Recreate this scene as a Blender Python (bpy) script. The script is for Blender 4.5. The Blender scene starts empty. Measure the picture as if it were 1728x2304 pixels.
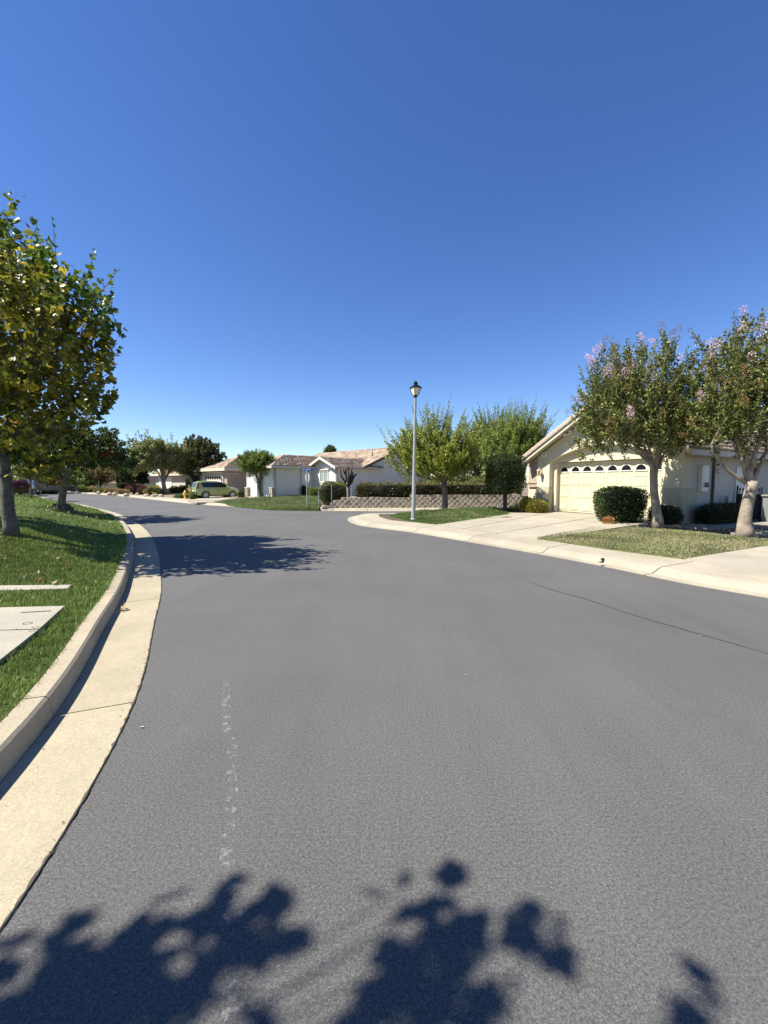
import bpy, bmesh, math, random
import numpy as np
from mathutils import Vector, Matrix
from mathutils.geometry import tessellate_polygon
R = math.radians
sc = bpy.context.scene
C = sc.collection
random.seed(7); rng = np.random.default_rng(7)
# ------------------------------------------------------------------ camera, sky, sun, exposure
F = 940.0; HOR = 1085.0; CX, CY = 864.0, 1152.0; EYE = 1.6
PITCH = math.atan((CY - HOR) / F)
SUN_EL = 52.0; SHADOW_AZ = 12.0           # shadows fall to the right, a little away from the camera
cam = bpy.data.cameras.new('camera'); camo = bpy.data.objects.new('camera', cam); C.objects.link(camo)
camo.location = (0, 0, EYE); camo.rotation_euler = (math.pi / 2 - PITCH, 0, 0)
cam.sensor_fit = 'VERTICAL'; cam.sensor_height = 34.6; cam.lens = 34.6 * F / 2304
cam.clip_start = 0.05; cam.clip_end = 5000
sc.camera = camo
world = bpy.data.worlds.new('World'); sc.world = world; world.use_nodes = True
nt = world.node_tree; nt.nodes.clear()
wo = nt.nodes.new('ShaderNodeOutputWorld'); bg = nt.nodes.new('ShaderNodeBackground')
sky = nt.nodes.new('ShaderNodeTexSky'); sky.sky_type = 'NISHITA'; sky.sun_disc = False
sky.sun_elevation = R(SUN_EL)
SD = Vector((-math.cos(R(SHADOW_AZ)) * math.cos(R(SUN_EL)), -math.sin(R(SHADOW_AZ)) * math.cos(R(SUN_EL)), math.sin(R(SUN_EL))))  # towards the sun
sky.sun_rotation = math.atan2(SD.x, SD.y)
sky.altitude = 1200; sky.air_density = 1.0; sky.dust_density = 0.05; sky.ozone_density = 3.0
hs = nt.nodes.new('ShaderNodeHueSaturation'); hs.inputs['Saturation'].default_value = 1.2; hs.inputs['Hue'].default_value = 0.512
bg.inputs['Strength'].default_value = 0.088
nt.links.new(sky.outputs[0], hs.inputs['Color']); nt.links.new(hs.outputs[0], bg.inputs['Color']); nt.links.new(bg.outputs[0], wo.inputs['Surface'])
sun = bpy.data.lights.new('sun', 'SUN'); suno = bpy.data.objects.new('sun', sun); C.objects.link(suno)
sun.energy = 5.0; sun.angle = R(0.53); sun.color = (1.0, 0.945, 0.85)
suno.rotation_euler = SD.to_track_quat('Z', 'Y').to_euler(); suno.location = (-20, -10, 30)
sc.view_settings.view_transform = 'Standard'; sc.view_settings.look = 'None'
sc.view_settings.exposure = 1.05; sc.view_settings.gamma = 1.0; sc.view_settings.use_curve_mapping = False
sc.cycles.max_bounces = 6; sc.cycles.transparent_max_bounces = 8

# ------------------------------------------------------------------ measuring: photo pixels to places on the ground
cp, sp = math.cos(PITCH), math.sin(PITCH)
def ray(px, py):
    a = (px - CX) / F; b = -(py - CY) / F
    return Vector((a, cp + b * sp, -sp + b * cp))
def at(px, py, z=0.0):
    d = ray(px, py); t = (z - EYE) / d.z
    return Vector((d.x * t, d.y * t, z))
def dep(px, py, Y):
    d = ray(px, py); t = Y / d.y
    return Vector((d.x * t, Y, EYE + d.z * t))

# ------------------------------------------------------------------ materials
def new_mat(name):
    m = bpy.data.materials.new(name); m.use_nodes = True
    return m, m.node_tree, m.node_tree.nodes['Principled BSDF']
def N(nt, t, **kw):
    n = nt.nodes.new(t)
    for k, v in kw.items(): setattr(n, k, v)
    return n
def noise(nt, scale, detail=4, rough=.55, vec=None):
    n = N(nt, 'ShaderNodeTexNoise'); n.inputs['Scale'].default_value = scale
    n.inputs['Detail'].default_value = detail; n.inputs['Roughness'].default_value = rough
    if vec is not None: nt.links.new(vec, n.inputs['Vector'])
    return n
def ramp(nt, src, stops):
    r = N(nt, 'ShaderNodeValToRGB'); e = r.color_ramp.elements
    while len(e) < len(stops): e.new(.5)
    for i, (p, c) in enumerate(stops):
        e[i].position = p; e[i].color = (c[0], c[1], c[2], 1) if not isinstance(c, (int, float)) else (c, c, c, 1)
    nt.links.new(src, r.inputs[0]); return r
def mixc(nt, a, b, f, mode='MIX'):
    m = N(nt, 'ShaderNodeMix', data_type='RGBA', blend_type=mode)
    for s, v in ((6, a), (7, b), (0, f)):
        if hasattr(v, 'is_output'): nt.links.new(v, m.inputs[s])
        elif s == 0: m.inputs[0].default_value = v
        else: m.inputs[s].default_value = (v[0], v[1], v[2], 1)
    return m.outputs[2]
def mat(name, col, rough=.8, scale=6, var=.18, bump=.0, bscale=60, bdist=.01, metal=0, fine=0, fscale=120, spec=.3, coat=0):
    m, nt, b = new_mat(name)
    tc = N(nt, 'ShaderNodeNewGeometry').outputs['Position']
    n = noise(nt, scale, 5, .6, tc)
    lo = [c * (1 - var) for c in col]; hi = [min(1, c * (1 + var)) for c in col]
    c = ramp(nt, n.outputs[0], [(.3, lo), (.7, hi)]).outputs[0]
    if fine:
        f = noise(nt, fscale, 3, .7, tc)
        c = mixc(nt, c, ramp(nt, f.outputs[0], [(.3, 1 - fine), (.7, 1 + fine)]).outputs[0], 1.0, 'MULTIPLY')
    nt.links.new(c, b.inputs['Base Color'])
    b.inputs['Roughness'].default_value = rough; b.inputs['Metallic'].default_value = metal
    b.inputs['Specular IOR Level'].default_value = spec; b.inputs['Coat Weight'].default_value = coat
    if bump:
        bn = noise(nt, bscale, 4, .6, tc); bp = N(nt, 'ShaderNodeBump'); bp.inputs['Strength'].default_value = bump; bp.inputs['Distance'].default_value = bdist
        nt.links.new(bn.outputs[0], bp.inputs['Height']); nt.links.new(bp.outputs[0], b.inputs['Normal'])
    return m
def attr_mat(name, rough=.6, transl=.0, var=.15, spec=.3, scale=40, bump=0):
    m, nt, b = new_mat(name)
    a = N(nt, 'ShaderNodeAttribute'); a.attribute_name = 'tint'
    n = noise(nt, scale, 3, .6, N(nt, 'ShaderNodeNewGeometry').outputs['Position'])
    c = mixc(nt, a.outputs[0], ramp(nt, n.outputs[0], [(.3, 1 - var), (.7, 1 + var)]).outputs[0], 1.0, 'MULTIPLY')
    nt.links.new(c, b.inputs['Base Color']); b.inputs['Roughness'].default_value = rough
    b.inputs['Specular IOR Level'].default_value = spec
    if transl:
        t = N(nt, 'ShaderNodeBsdfTranslucent'); mx = N(nt, 'ShaderNodeMixShader'); mx.inputs[0].default_value = transl
        nt.links.new(c, t.inputs['Color']); nt.links.new(b.outputs[0], mx.inputs[1]); nt.links.new(t.outputs[0], mx.inputs[2])
        nt.links.new(mx.outputs[0], nt.nodes['Material Output'].inputs['Surface'])
    if bump:
        bp = N(nt, 'ShaderNodeBump'); bp.inputs['Strength'].default_value = bump; bp.inputs['Distance'].default_value = .02
        nt.links.new(n.outputs[0], bp.inputs['Height']); nt.links.new(bp.outputs[0], b.inputs['Normal'])
    return m
def asphalt_mat():
    m, nt, b = new_mat('asphalt')
    P = N(nt, 'ShaderNodeNewGeometry').outputs['Position']
    big = noise(nt, .35, 4, .6, P)
    # the grain of the surface is drawn out along the rolling direction
    mp = N(nt, 'ShaderNodeMapping'); mp.inputs['Rotation'].default_value = (0, 0, R(-28)); mp.inputs['Scale'].default_value = (1, .22, 1); nt.links.new(P, mp.inputs[0])
    streak = noise(nt, 1.6, 4, .6, mp.outputs[0])
    grit = noise(nt, 150, 4, .8, P)
    grit2 = noise(nt, 70, 3, .8, P)
    c = ramp(nt, big.outputs[0], [(.3, (.086, .084, .079)), (.7, (.110, .107, .100))]).outputs[0]
    c = mixc(nt, c, ramp(nt, streak.outputs[0], [(.3, .94), (.7, 1.05)]).outputs[0], 1., 'MULTIPLY')
    c = mixc(nt, c, ramp(nt, grit.outputs[0], [(.28, .3), (.5, .95), (.75, 2.1)]).outputs[0], 1., 'MULTIPLY')
    c = mixc(nt, c, ramp(nt, grit2.outputs[0], [(.3, .55), (.7, 1.5)]).outputs[0], 1., 'MULTIPLY')
    vo = N(nt, 'ShaderNodeTexVoronoi'); vo.inputs['Scale'].default_value = 9; nt.links.new(P, vo.inputs['Vector'])
    spots = N(nt, 'ShaderNodeMath', operation='LESS_THAN'); nt.links.new(vo.outputs['Distance'], spots.inputs[0]); spots.inputs[1].default_value = .028
    vr = N(nt, 'ShaderNodeMath', operation='GREATER_THAN'); nt.links.new(vo.outputs['Color'], vr.inputs[0]); vr.inputs[1].default_value = .84
    sm = N(nt, 'ShaderNodeMath', operation='MULTIPLY'); nt.links.new(spots.outputs[0], sm.inputs[0]); nt.links.new(vr.outputs[0], sm.inputs[1])
    c = mixc(nt, c, (.42, .41, .36), sm.outputs[0])
    # pale scuffs along one wheel line: |x + .93 + .06 y| small and noise high
    sx = N(nt, 'ShaderNodeSeparateXYZ'); nt.links.new(P, sx.inputs[0])
    def ma(op, a, bb):
        k = N(nt, 'ShaderNodeMath', operation=op)
        for i, v in enumerate((a, bb)):
            if v is None: continue
            if hasattr(v, 'is_output'): nt.links.new(v, k.inputs[i])
            else: k.inputs[i].default_value = v
        return k.outputs[0]
    p0, p1 = at(522, 1880), at(512, 1560); k = (p1.x - p0.x) / (p1.y - p0.y)
    sn0 = noise(nt, 5, 3, .6, P)
    dx = ma('ABSOLUTE', ma('SUBTRACT', sx.outputs[0], ma('ADD', ma('MULTIPLY', sx.outputs[1], k), p0.x - k * p0.y)), None)
    wob = noise(nt, 2.2, 3, .6, P); dx = ma('ABSOLUTE', ma('ADD', ma('SUBTRACT', sx.outputs[0], ma('ADD', ma('MULTIPLY', sx.outputs[1], k), p0.x - k * p0.y)), ma('MULTIPLY', ma('SUBTRACT', wob.outputs[0], .5), .16)), None)
    band = ma('MULTIPLY', ma('LESS_THAN', dx, ma('MULTIPLY', sn0.outputs[0], .055)), ma('LESS_THAN', sx.outputs[1], 3.3))
    sn = noise(nt, 22, 5, .75, P)
    sc_ = ma('MULTIPLY', band, ramp(nt, sn.outputs[0], [(.52, 0), (.66, 1)]).outputs[0])
    c = mixc(nt, c, (.34, .33, .30), ma('MULTIPLY', sc_, .6))
    mp2 = N(nt, 'ShaderNodeMapping'); mp2.inputs['Rotation'].default_value = (0, 0, R(-31)); mp2.inputs['Scale'].default_value = (1, .07, 1); nt.links.new(P, mp2.inputs[0])
    tyre = noise(nt, 3.2, 5, .7, mp2.outputs[0])
    c = mixc(nt, c, ramp(nt, tyre.outputs[0], [(.34, .93), (.44, 1.0), (.6, 1.0), (.72, 1.04)]).outputs[0], 1., 'MULTIPLY')
    oil = noise(nt, 1.7, 6, .75, P)
    c = mixc(nt, c, (.05, .05, .05), ramp(nt, oil.outputs[0], [(.66, 0), (.74, .35)]).outputs[0])
    dust = noise(nt, 3.3, 6, .7, P)
    c = mixc(nt, c, (.17, .165, .155), ramp(nt, dust.outputs[0], [(.6, 0), (.8, .35)]).outputs[0])
    nt.links.new(c, b.inputs['Base Color']); b.inputs['Roughness'].default_value = .82; b.inputs['Specular IOR Level'].default_value = .35
    bp = N(nt, 'ShaderNodeBump'); bp.inputs['Strength'].default_value = .8; bp.inputs['Distance'].default_value = .004
    nt.links.new(grit.outputs[0], bp.inputs['Height']); nt.links.new(bp.outputs[0], b.inputs['Normal'])
    return m
def concrete_mat(name, col, stain=.35, grain=.28):
    m, nt, b = new_mat(name)
    P = N(nt, 'ShaderNodeNewGeometry').outputs['Position']
    a = noise(nt, 1.3, 6, .65, P); f = noise(nt, 120, 4, .75, P); d = noise(nt, 14, 5, .7, P); g = noise(nt, 45, 3, .6, P)
    c = ramp(nt, a.outputs[0], [(.3, [x * .84 for x in col]), (.7, [min(1, x * 1.12) for x in col])]).outputs[0]
    c = mixc(nt, c, ramp(nt, f.outputs[0], [(.3, 1 - grain), (.7, 1 + grain * .7)]).outputs[0], 1., 'MULTIPLY')
    c = mixc(nt, c, ramp(nt, g.outputs[0], [(.3, .9), (.7, 1.08)]).outputs[0], 1., 'MULTIPLY')
    pit = noise(nt, 70, 2, .5, P); c = mixc(nt, c, [x * .45 for x in col], ramp(nt, pit.outputs[0], [(.66, 0), (.74, .5)]).outputs[0])
    c = mixc(nt, c, [x * .5 for x in col], ramp(nt, d.outputs[0], [(.6, 0), (.82, stain)]).outputs[0])
    ob = N(nt, 'ShaderNodeObjectInfo')
    c = mixc(nt, c, ramp(nt, ob.outputs['Random'], [(0, .93), (1, 1.06)]).outputs[0], 1., 'MULTIPLY')
    nt.links.new(c, b.inputs['Base Color']); b.inputs['Roughness'].default_value = .88; b.inputs['Specular IOR Level'].default_value = .25
    bp = N(nt, 'ShaderNodeBump'); bp.inputs['Strength'].default_value = .5; bp.inputs['Distance'].default_value = .004
    nt.links.new(f.outputs[0], bp.inputs['Height']); nt.links.new(bp.outputs[0], b.inputs['Normal'])
    return m
M = dict(
    asphalt=asphalt_mat(),
    gutter=concrete_mat('gutter_concrete', (.375, .325, .225)),
    kerb=concrete_mat('kerb_concrete', (.36, .31, .22), .8, .35),
    walk=concrete_mat('walk_concrete', (.355, .315, .235), .2),
    drive=concrete_mat('drive_concrete', (.355, .32, .245), .25),
    path=concrete_mat('path_concrete', (.34, .315, .25), .3),
    stucco=mat('cream_stucco', (.60, .545, .40), .95, 1.2, .06, .5, 55, .006, fine=.05, spec=.1),
    stucco_base=mat('tan_base_stucco', (.44, .40, .28), .95, 5, .12, .5, 55, .006, fine=.08, spec=.1),
    trim=mat('cream_trim', (.58, .53, .40), .6, 3, .05),
    gdoor=mat('cream_garage_door', (.58, .55, .38), .45, 3, .03),
    stucco_w=mat('white_stucco', (.68, .645, .57), .95, 1.2, .05, .4, 55, .006, fine=.04, spec=.1),
    stucco_t=mat('taupe_stucco', (.36, .30, .22), .95, 1.5, .07, .4, 55, .006, spec=.1),
    white=mat('white_paint', (.74, .71, .63), .5, 3, .04),
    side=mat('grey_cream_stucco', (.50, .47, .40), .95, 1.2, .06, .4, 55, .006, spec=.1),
    glass=None, tile=attr_mat('roof_tile_concrete', .85, 0, .18, .2, 14, .3),
    underlay=mat('roof_underlay', (.22, .15, .11), .9),
    dark=mat('black_iron', (.012, .012, .014), .45, 8, .2, metal=.3),
    bark=mat('grey_brown_bark', (.16, .135, .10), .9, 9, .45, .8, 30, .02, fine=.25, fscale=45),
    bark_pale=mat('mottled_smooth_bark', (.27, .225, .17), .8, 5, .4, .4, 14, .02, fine=.15, fscale=30),
    bark_syc=mat('sycamore_bark', (.115, .103, .088), .85, 7, .45, .5, 18, .02, fine=.2, fscale=40),
    bark_dark=mat('dark_bark', (.055, .045, .04), .9, 8, .4, .8, 30, .02),
    bark_rough=mat('knobbly_burl_bark', (.13, .11, .085), .95, 12, .5, 1., 16, .06),
    leaf=attr_mat('leaf', .42, .36, .2, .45, 30), grass=attr_mat('grass_blade', .55, .25, .2, .3, 5),
    petal=attr_mat('petal', .7, .35, .1, .2),
    soil=mat('mulch_soil', (.10, .075, .055), .95, 9, .45, 1., 40, .03, fine=.4, fscale=60),
    bed=mat('garden_bed_soil', (.20, .16, .11), .95, 4, .35, .8, 30, .03, fine=.3, fscale=40),
    lawn=mat('lawn_turf', (.07, .105, .026), .95, 3, .35, 1., 60, .03, fine=.45, fscale=90, spec=.1),
    lawn_dry=mat('dry_lawn_turf', (.15, .16, .06), .95, 2.5, .35, 1., 60, .03, fine=.45, fscale=90, spec=.1),
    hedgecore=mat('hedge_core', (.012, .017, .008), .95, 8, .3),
    block=mat('split_face_block', (.34, .295, .225), .95, 14, .28, 1., 30, .03, fine=.2, fscale=70, spec=.1),
    stone=mat('field_stone', (.40, .33, .25), .9, 6, .35, .8, 20, .03),
    steel=mat('galvanised_steel', (.42, .44, .44), .5, 4, .1, metal=.5),
    pole=mat('pale_grey_lamp_post', (.33, .34, .32), .55, 5, .12, metal=.2),
    lampglass=mat('frosted_lamp_glass', (.72, .68, .52), .35, 3, .06),
    green=mat('lime_green_car_paint', (.32, .37, .13), .32, 2, .03, metal=.1, coat=1.0, spec=.5),
    red=mat('shade_dark_maroon_paint', (.07, .008, .014), .3, 2, .05, coat=1.),  # maroon paint, darkened in its colour for the shade around the van
    rubber=mat('tyre_rubber', (.02, .02, .02), .85), alloy=mat('alloy_wheel', (.55, .55, .56), .35, 3, .05, metal=.6),
    plastic=mat('dark_plastic', (.035, .04, .045), .6), redlens=mat('red_lens', (.25, .012, .015), .25), clear=mat('clear_lens', (.6, .6, .6), .2),
    yellow=mat('hydrant_yellow', (.72, .46, .12), .5, 9, .12), blue=mat('sign_blue', (.02, .06, .22), .5), signwhite=mat('sign_white', (.55, .62, .68), .5),
    shutter=mat('pinkish_wood', (.42, .33, .25), .8, 8, .2, .4, 30, .004), ink=mat('blue_grey_ink', (.12, .14, .2), .6),
    crack=mat('crack_sealant', (.062, .062, .062), .8, 6, .2), joint=mat('joint_dirt', (.10, .085, .055), .95, 12, .4, .8, 60, .01),
    ground=mat('far_ground', (.14, .13, .07), .95, .2, .3, .5, 2, .05), meter=mat('grey_meter', (.22, .24, .26), .5, metal=.3),
    shadewall=mat('shade_grey_wall', (.19, .20, .19), .9, 2, .1, .4, 55, .006),  # shade on the low wall is put into this darker grey
    brown=mat('brown_eave', (.11, .085, .065), .8), curtain=mat('white_blind', (.26, .30, .28), .8), rockwhite=mat('pale_litter', (.5, .44, .34), .9),
)
def glass_mat():
    m, nt, b = new_mat('dark_window_glass'); b.inputs['Base Color'].default_value = (.012, .015, .018, 1)
    b.inputs['Roughness'].default_value = .06; b.inputs['Specular IOR Level'].default_value = .8
    return m
M['glass'] = glass_mat()

# ------------------------------------------------------------------ object helpers
def tag(o, label=None, cat=None, group=None, kind=None):
    if label: o['label'] = label
    if cat: o['category'] = cat
    if group: o['group'] = group
    if kind: o['kind'] = kind
    return o
def empty(name, loc=(0, 0, 0), rz=0, label=None, cat=None, group=None):
    o = bpy.data.objects.new(name, None); C.objects.link(o); o.location = loc; o.rotation_euler = (0, 0, rz); o.empty_display_size = .2
    return tag(o, label, cat, group)
def link(name, me, m=None, parent=None, label=None, kind=None):
    o = bpy.data.objects.new(name, me); C.objects.link(o)
    if m is not None and not me.materials: me.materials.append(m)
    if parent is not None: o.parent = parent
    if label: o['label'] = label
    if kind: o['kind'] = kind
    return o
class MB:
    def __init__(s): s.v = []; s.f = []
    def add(s, vs, fs):
        k = len(s.v); s.v += [tuple(v) for v in vs]; s.f += [tuple(i + k for i in f) for f in fs]; return s
    def box(s, x0, x1, y0, y1, z0, z1, Mx=None):
        v = [Vector(p) for p in ((x0, y0, z0), (x1, y0, z0), (x1, y1, z0), (x0, y1, z0), (x0, y0, z1), (x1, y0, z1), (x1, y1, z1), (x0, y1, z1))]
        if Mx is not None: v = [Mx @ p for p in v]
        return s.add(v, [(0, 3, 2, 1), (4, 5, 6, 7), (0, 1, 5, 4), (1, 2, 6, 5), (2, 3, 7, 6), (3, 0, 4, 7)])
    def prism(s, pts, a, b, axis='y'):
        n = len(pts)
        def P(p, t): return (p[0], t, p[1]) if axis == 'y' else ((t, p[0], p[1]) if axis == 'x' else (p[0], p[1], t))
        vs = [P(p, a) for p in pts] + [P(p, b) for p in pts]
        fs = [tuple(range(n)), tuple(range(2 * n - 1, n - 1, -1))] + [(i, n + i, n + (i + 1) % n, (i + 1) % n) for i in range(n)]
        return s.add(vs, fs)
    def tube(s, pts, rad, n=8, wob=0):
        pts = [Vector(p) for p in pts]; rings = []
        if not isinstance(rad, (list, tuple)): rad = [rad] * len(pts)
        k = len(s.v); up = Vector((.31, .17, .93))
        for i, p in enumerate(pts):
            t = (pts[min(i + 1, len(pts) - 1)] - pts[max(i - 1, 0)]).normalized()
            a = t.cross(up)
            if a.length < .05: a = t.cross(Vector((1, 0, 0)))
            a.normalize(); b = t.cross(a)
            for j in range(n):
                th = 2 * math.pi * j / n; r = rad[i] * (1 + wob * (random.random() - .5))
                s.v.append(tuple(p + (a * math.cos(th) + b * math.sin(th)) * r))
        for i in range(len(pts) - 1):
            for j in range(n):
                s.f.append((k + i * n + j, k + i * n + (j + 1) % n, k + (i + 1) * n + (j + 1) % n, k + (i + 1) * n + j))
        s.f.append(tuple(k + j for j in range(n - 1, -1, -1))); s.f.append(tuple(k + (len(pts) - 1) * n + j for j in range(n)))
        return s
    def lathe(s, prof, n=12, cx=0, cy=0, rot=0):
        k = len(s.v)
        for (r, z) in prof:
            for j in range(n):
                th = 2 * math.pi * j / n + rot; s.v.append((cx + r * math.cos(th), cy + r * math.sin(th), z))
        for i in range(len(prof) - 1):
            for j in range(n):
                s.f.append((k + i * n + j, k + i * n + (j + 1) % n, k + (i + 1) * n + (j + 1) % n, k + (i + 1) * n + j))
        s.f.append(tuple(k + j for j in range(n - 1, -1, -1))); s.f.append(tuple(k + (len(prof) - 1) * n + j for j in range(n)))
        return s
    def mesh(s, name, smooth=False, bevel=0):
        me = bpy.data.meshes.new(name); me.from_pydata(s.v, [], s.f); me.update()
        bm = bmesh.new(); bm.from_mesh(me)
        if bevel:
            bmesh.ops.recalc_face_normals(bm, faces=bm.faces)
            bmesh.ops.bevel(bm, geom=[e for e in bm.edges if len(e.link_faces) == 2 and e.calc_face_angle(0) > .6], offset=bevel, segments=1, affect='EDGES')
        bmesh.ops.recalc_face_normals(bm, faces=bm.faces); bm.to_mesh(me); bm.free()
        if smooth: me.polygons.foreach_set('use_smooth', [True] * len(me.polygons))
        return me
    def build(s, name, m, parent=None, label=None, kind=None, smooth=False, bevel=0):
        return link(name, s.mesh(name, smooth, bevel), m, parent, label, kind)
def box_obj(name, b, m, parent=None, bevel=0, Mx=None, label=None):
    return MB().box(*b, Mx=Mx).build(name, m, parent, bevel=bevel, label=label)

def big_mesh(name, V, faces, nper, tint, m, parent=None, kind=None, smooth=False):
    """V (n,k,3) template copies, faces = template faces, tint (n,3)"""
    n, k, _ = V.shape
    me = bpy.data.meshes.new(name)
    lt = np.array([len(f) for f in faces]); fl = np.concatenate([np.array(f) for f in faces])
    me.vertices.add(n * k); me.vertices.foreach_set('co', V.reshape(-1).astype(np.float32))
    L = (fl[None, :] + (np.arange(n) * k)[:, None]).reshape(-1)
    me.loops.add(len(L)); me.loops.foreach_set('vertex_index', L.astype(np.int32))
    tot = np.tile(lt, n); st = np.concatenate([[0], np.cumsum(tot)[:-1]])
    me.polygons.add(len(tot)); me.polygons.foreach_set('loop_start', st.astype(np.int32)); me.polygons.foreach_set('loop_total', tot.astype(np.int32))
    if smooth: me.polygons.foreach_set('use_smooth', np.ones(len(tot), bool))
    a = me.attributes.new('tint', 'FLOAT_COLOR', 'POINT')
    cc = np.ones((n, k, 4), np.float32); cc[:, :, :3] = tint[:, None, :]
    a.data.foreach_set('color', cc.reshape(-1))
    me.update(calc_edges=True); me.validate()
    me.materials.append(m)
    return link(name, me, None, parent, None, kind)
LEAFK = np.array([1.5, 1.35, .95])
def unit(v):
    return v / np.maximum(np.linalg.norm(v, axis=-1, keepdims=True), 1e-6)
OVAL = (np.array([[0, 0, 0], [.27, .5, .07], [0, 1, -.05], [-.27, .5, .07]]), [(0, 1, 2), (0, 2, 3)])
SLIM = (np.array([[0, 0, 0], [.16, .45, .04], [0, 1, -.08], [-.16, .45, .04]]), [(0, 1, 2), (0, 2, 3)])
MAPLE = (np.array([[0, 0, 0], [.24, .04, .06], [.46, .08, .16], [.40, .3, .10], [.56, .55, .20], [.30, .66, .08], [0, 1.0, -.22], [-.30, .66, .08], [-.56, .55, .14], [-.40, .3, .10], [-.46, .08, .10], [-.24, .04, .06], [0, .4, -.04]]),
         [(12, 0, 1), (12, 1, 3), (1, 2, 3), (12, 3, 5), (3, 4, 5), (12, 5, 7), (5, 6, 7), (12, 7, 9), (7, 8, 9), (12, 9, 11), (9, 10, 11), (12, 11, 0)])
FROND = (OVAL[0] * np.array([.8, 1, 1]), OVAL[1])
def leaf_frames(P, D, nrm_up=.6):
    n = len(P); D = unit(D)
    nr = unit(rng.normal(size=(n, 3)) + np.array([0, 0, nrm_up * 1.5]))
    X = unit(np.cross(D, nr)); Z = np.cross(X, D)
    return X, D, Z
def leaves(name, P, D, size, tint, tmpl, m, parent=None, kind='stuff', nrm_up=.6):
    if m is M['leaf']: tint = tint * LEAFK
    T, faces = tmpl; X, Y, Z = leaf_frames(P, D, nrm_up)
    V = P[:, None, :] + size[:, None, None] * (T[None, :, 0:1] * X[:, None, :] + T[None, :, 1:2] * Y[:, None, :] + T[None, :, 2:3] * Z[:, None, :])
    return big_mesh(name, V, faces, len(T), tint, m, parent, kind)
def palette(n, cols, jit=.25):
    cols = np.array(cols, float); w = cols[:, 3]; i = rng.choice(len(cols), n, p=w / w.sum())
    return cols[i, :3] * (1 + jit * (rng.random((n, 1)) - .5) * 2)
def sph(n):
    return unit(rng.normal(size=(n, 3)))

# ------------------------------------------------------------------ plane curves
def smooth_curve(pts, step=.35):
    P = [np.array([p[0], p[1]], float) for p in pts]; out = []
    P = [2 * P[0] - P[1]] + P + [2 * P[-1] - P[-2]]
    for i in range(1, len(P) - 2):
        a, b, c, d = P[i - 1:i + 3]; n = max(2, int(np.linalg.norm(c - b) / .1))
        for k in range(n):
            t = k / n
            out.append(.5 * ((2 * b) + (-a + c) * t + (2 * a - 5 * b + 4 * c - d) * t * t + (-a + 3 * b - 3 * c + d) * t ** 3))
    out.append(P[-2]); out = np.array(out)
    for _ in range(12): out[1:-1] = .25 * out[:-2] + .5 * out[1:-1] + .25 * out[2:]
    L = np.concatenate([[0], np.cumsum(np.linalg.norm(np.diff(out, axis=0), axis=1))])
    s = np.arange(0, L[-1], step)
    return np.stack([np.interp(s, L, out[:, 0]), np.interp(s, L, out[:, 1])], 1), s
def normals(cv, side):   # side=+1: left of travel
    t = unit(np.gradient(cv, axis=0)); return np.stack([-t[:, 1], t[:, 0]], 1) * side
def pip(x, y, poly):
    poly = np.asarray(poly); c = np.zeros(len(x), bool); j = len(poly) - 1
    for i in range(len(poly)):
        xi, yi = poly[i][:2]; xj, yj = poly[j][:2]
        k = ((yi > y) != (yj > y)) & (x < (xj - xi) * (y - yi) / (yj - yi + 1e-12) + xi); c ^= k; j = i
    return c
def sheet(name, poly, z, m, parent=None, kind=None, thick=.12):
    pts = [Vector((p[0], p[1], p[2] if len(p) > 2 else z)) for p in poly]
    tri = tessellate_polygon([pts]); n = len(pts)
    b = MB(); b.add(pts + [p - Vector((0, 0, thick)) for p in pts], [tuple(t) for t in tri] + [(i, (i + 1) % n, n + (i + 1) % n, n + i) for i in range(n)])
    return b.build(name, m, parent, kind=kind)
def sweep_segments(name, cv, nrm, prof, m, parent, step, seg, gap=.012, bev=0, i0=0, label=None):
    """prof: list of (offset, z); one object per segment of `seg` samples"""
    out = []; n = len(cv); k = len(prof)
    for a in range(i0, n - 1, seg):
        e = min(a + seg, n - 1); b = MB(); rows = []
        ts = np.linspace(a, e, e - a + 1)
        ts[0] += gap / step; ts[-1] -= gap / step
        for t in ts:
            i = min(int(t), n - 2); f = t - i; p = cv[i] * (1 - f) + cv[i + 1] * f; q = nrm[i] * (1 - f) + nrm[i + 1] * f
            rows.append([(p[0] + q[0] * o, p[1] + q[1] * o, z) for o, z in prof])
        vs = [v for r in rows for v in r]; fs = []
        for r in range(len(rows) - 1):
            for j in range(k): fs.append((r * k + j, r * k + (j + 1) % k, (r + 1) * k + (j + 1) % k, (r + 1) * k + j))
        fs.append(tuple(range(k - 1, -1, -1))); fs.append(tuple((len(rows) - 1) * k + j for j in range(k)))
        b.add(vs, fs); out.append(b.build(name, m, parent))
    return out
# ------------------------------------------------------------------ the setting: road, gutters, kerbs, walks, lots
def sstep(t): t = np.clip(t, 0, 1); return t * t * (3 - 2 * t)
def st(o): o['kind'] = 'structure'; return o
g = MB(); g.add([(-2500, -2500, -.09), (2500, -2500, -.09), (2500, 2500, -.09), (-2500, 2500, -.09)], [(0, 1, 2, 3)])
st(g.build('ground', M['ground']))
g = MB(); g.add([(-75, -14, 0), (70, -14, 0), (70, 75, 0), (-75, 75, 0)], [(0, 1, 2, 3)])
st(g.build('road', M['asphalt']))

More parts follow.
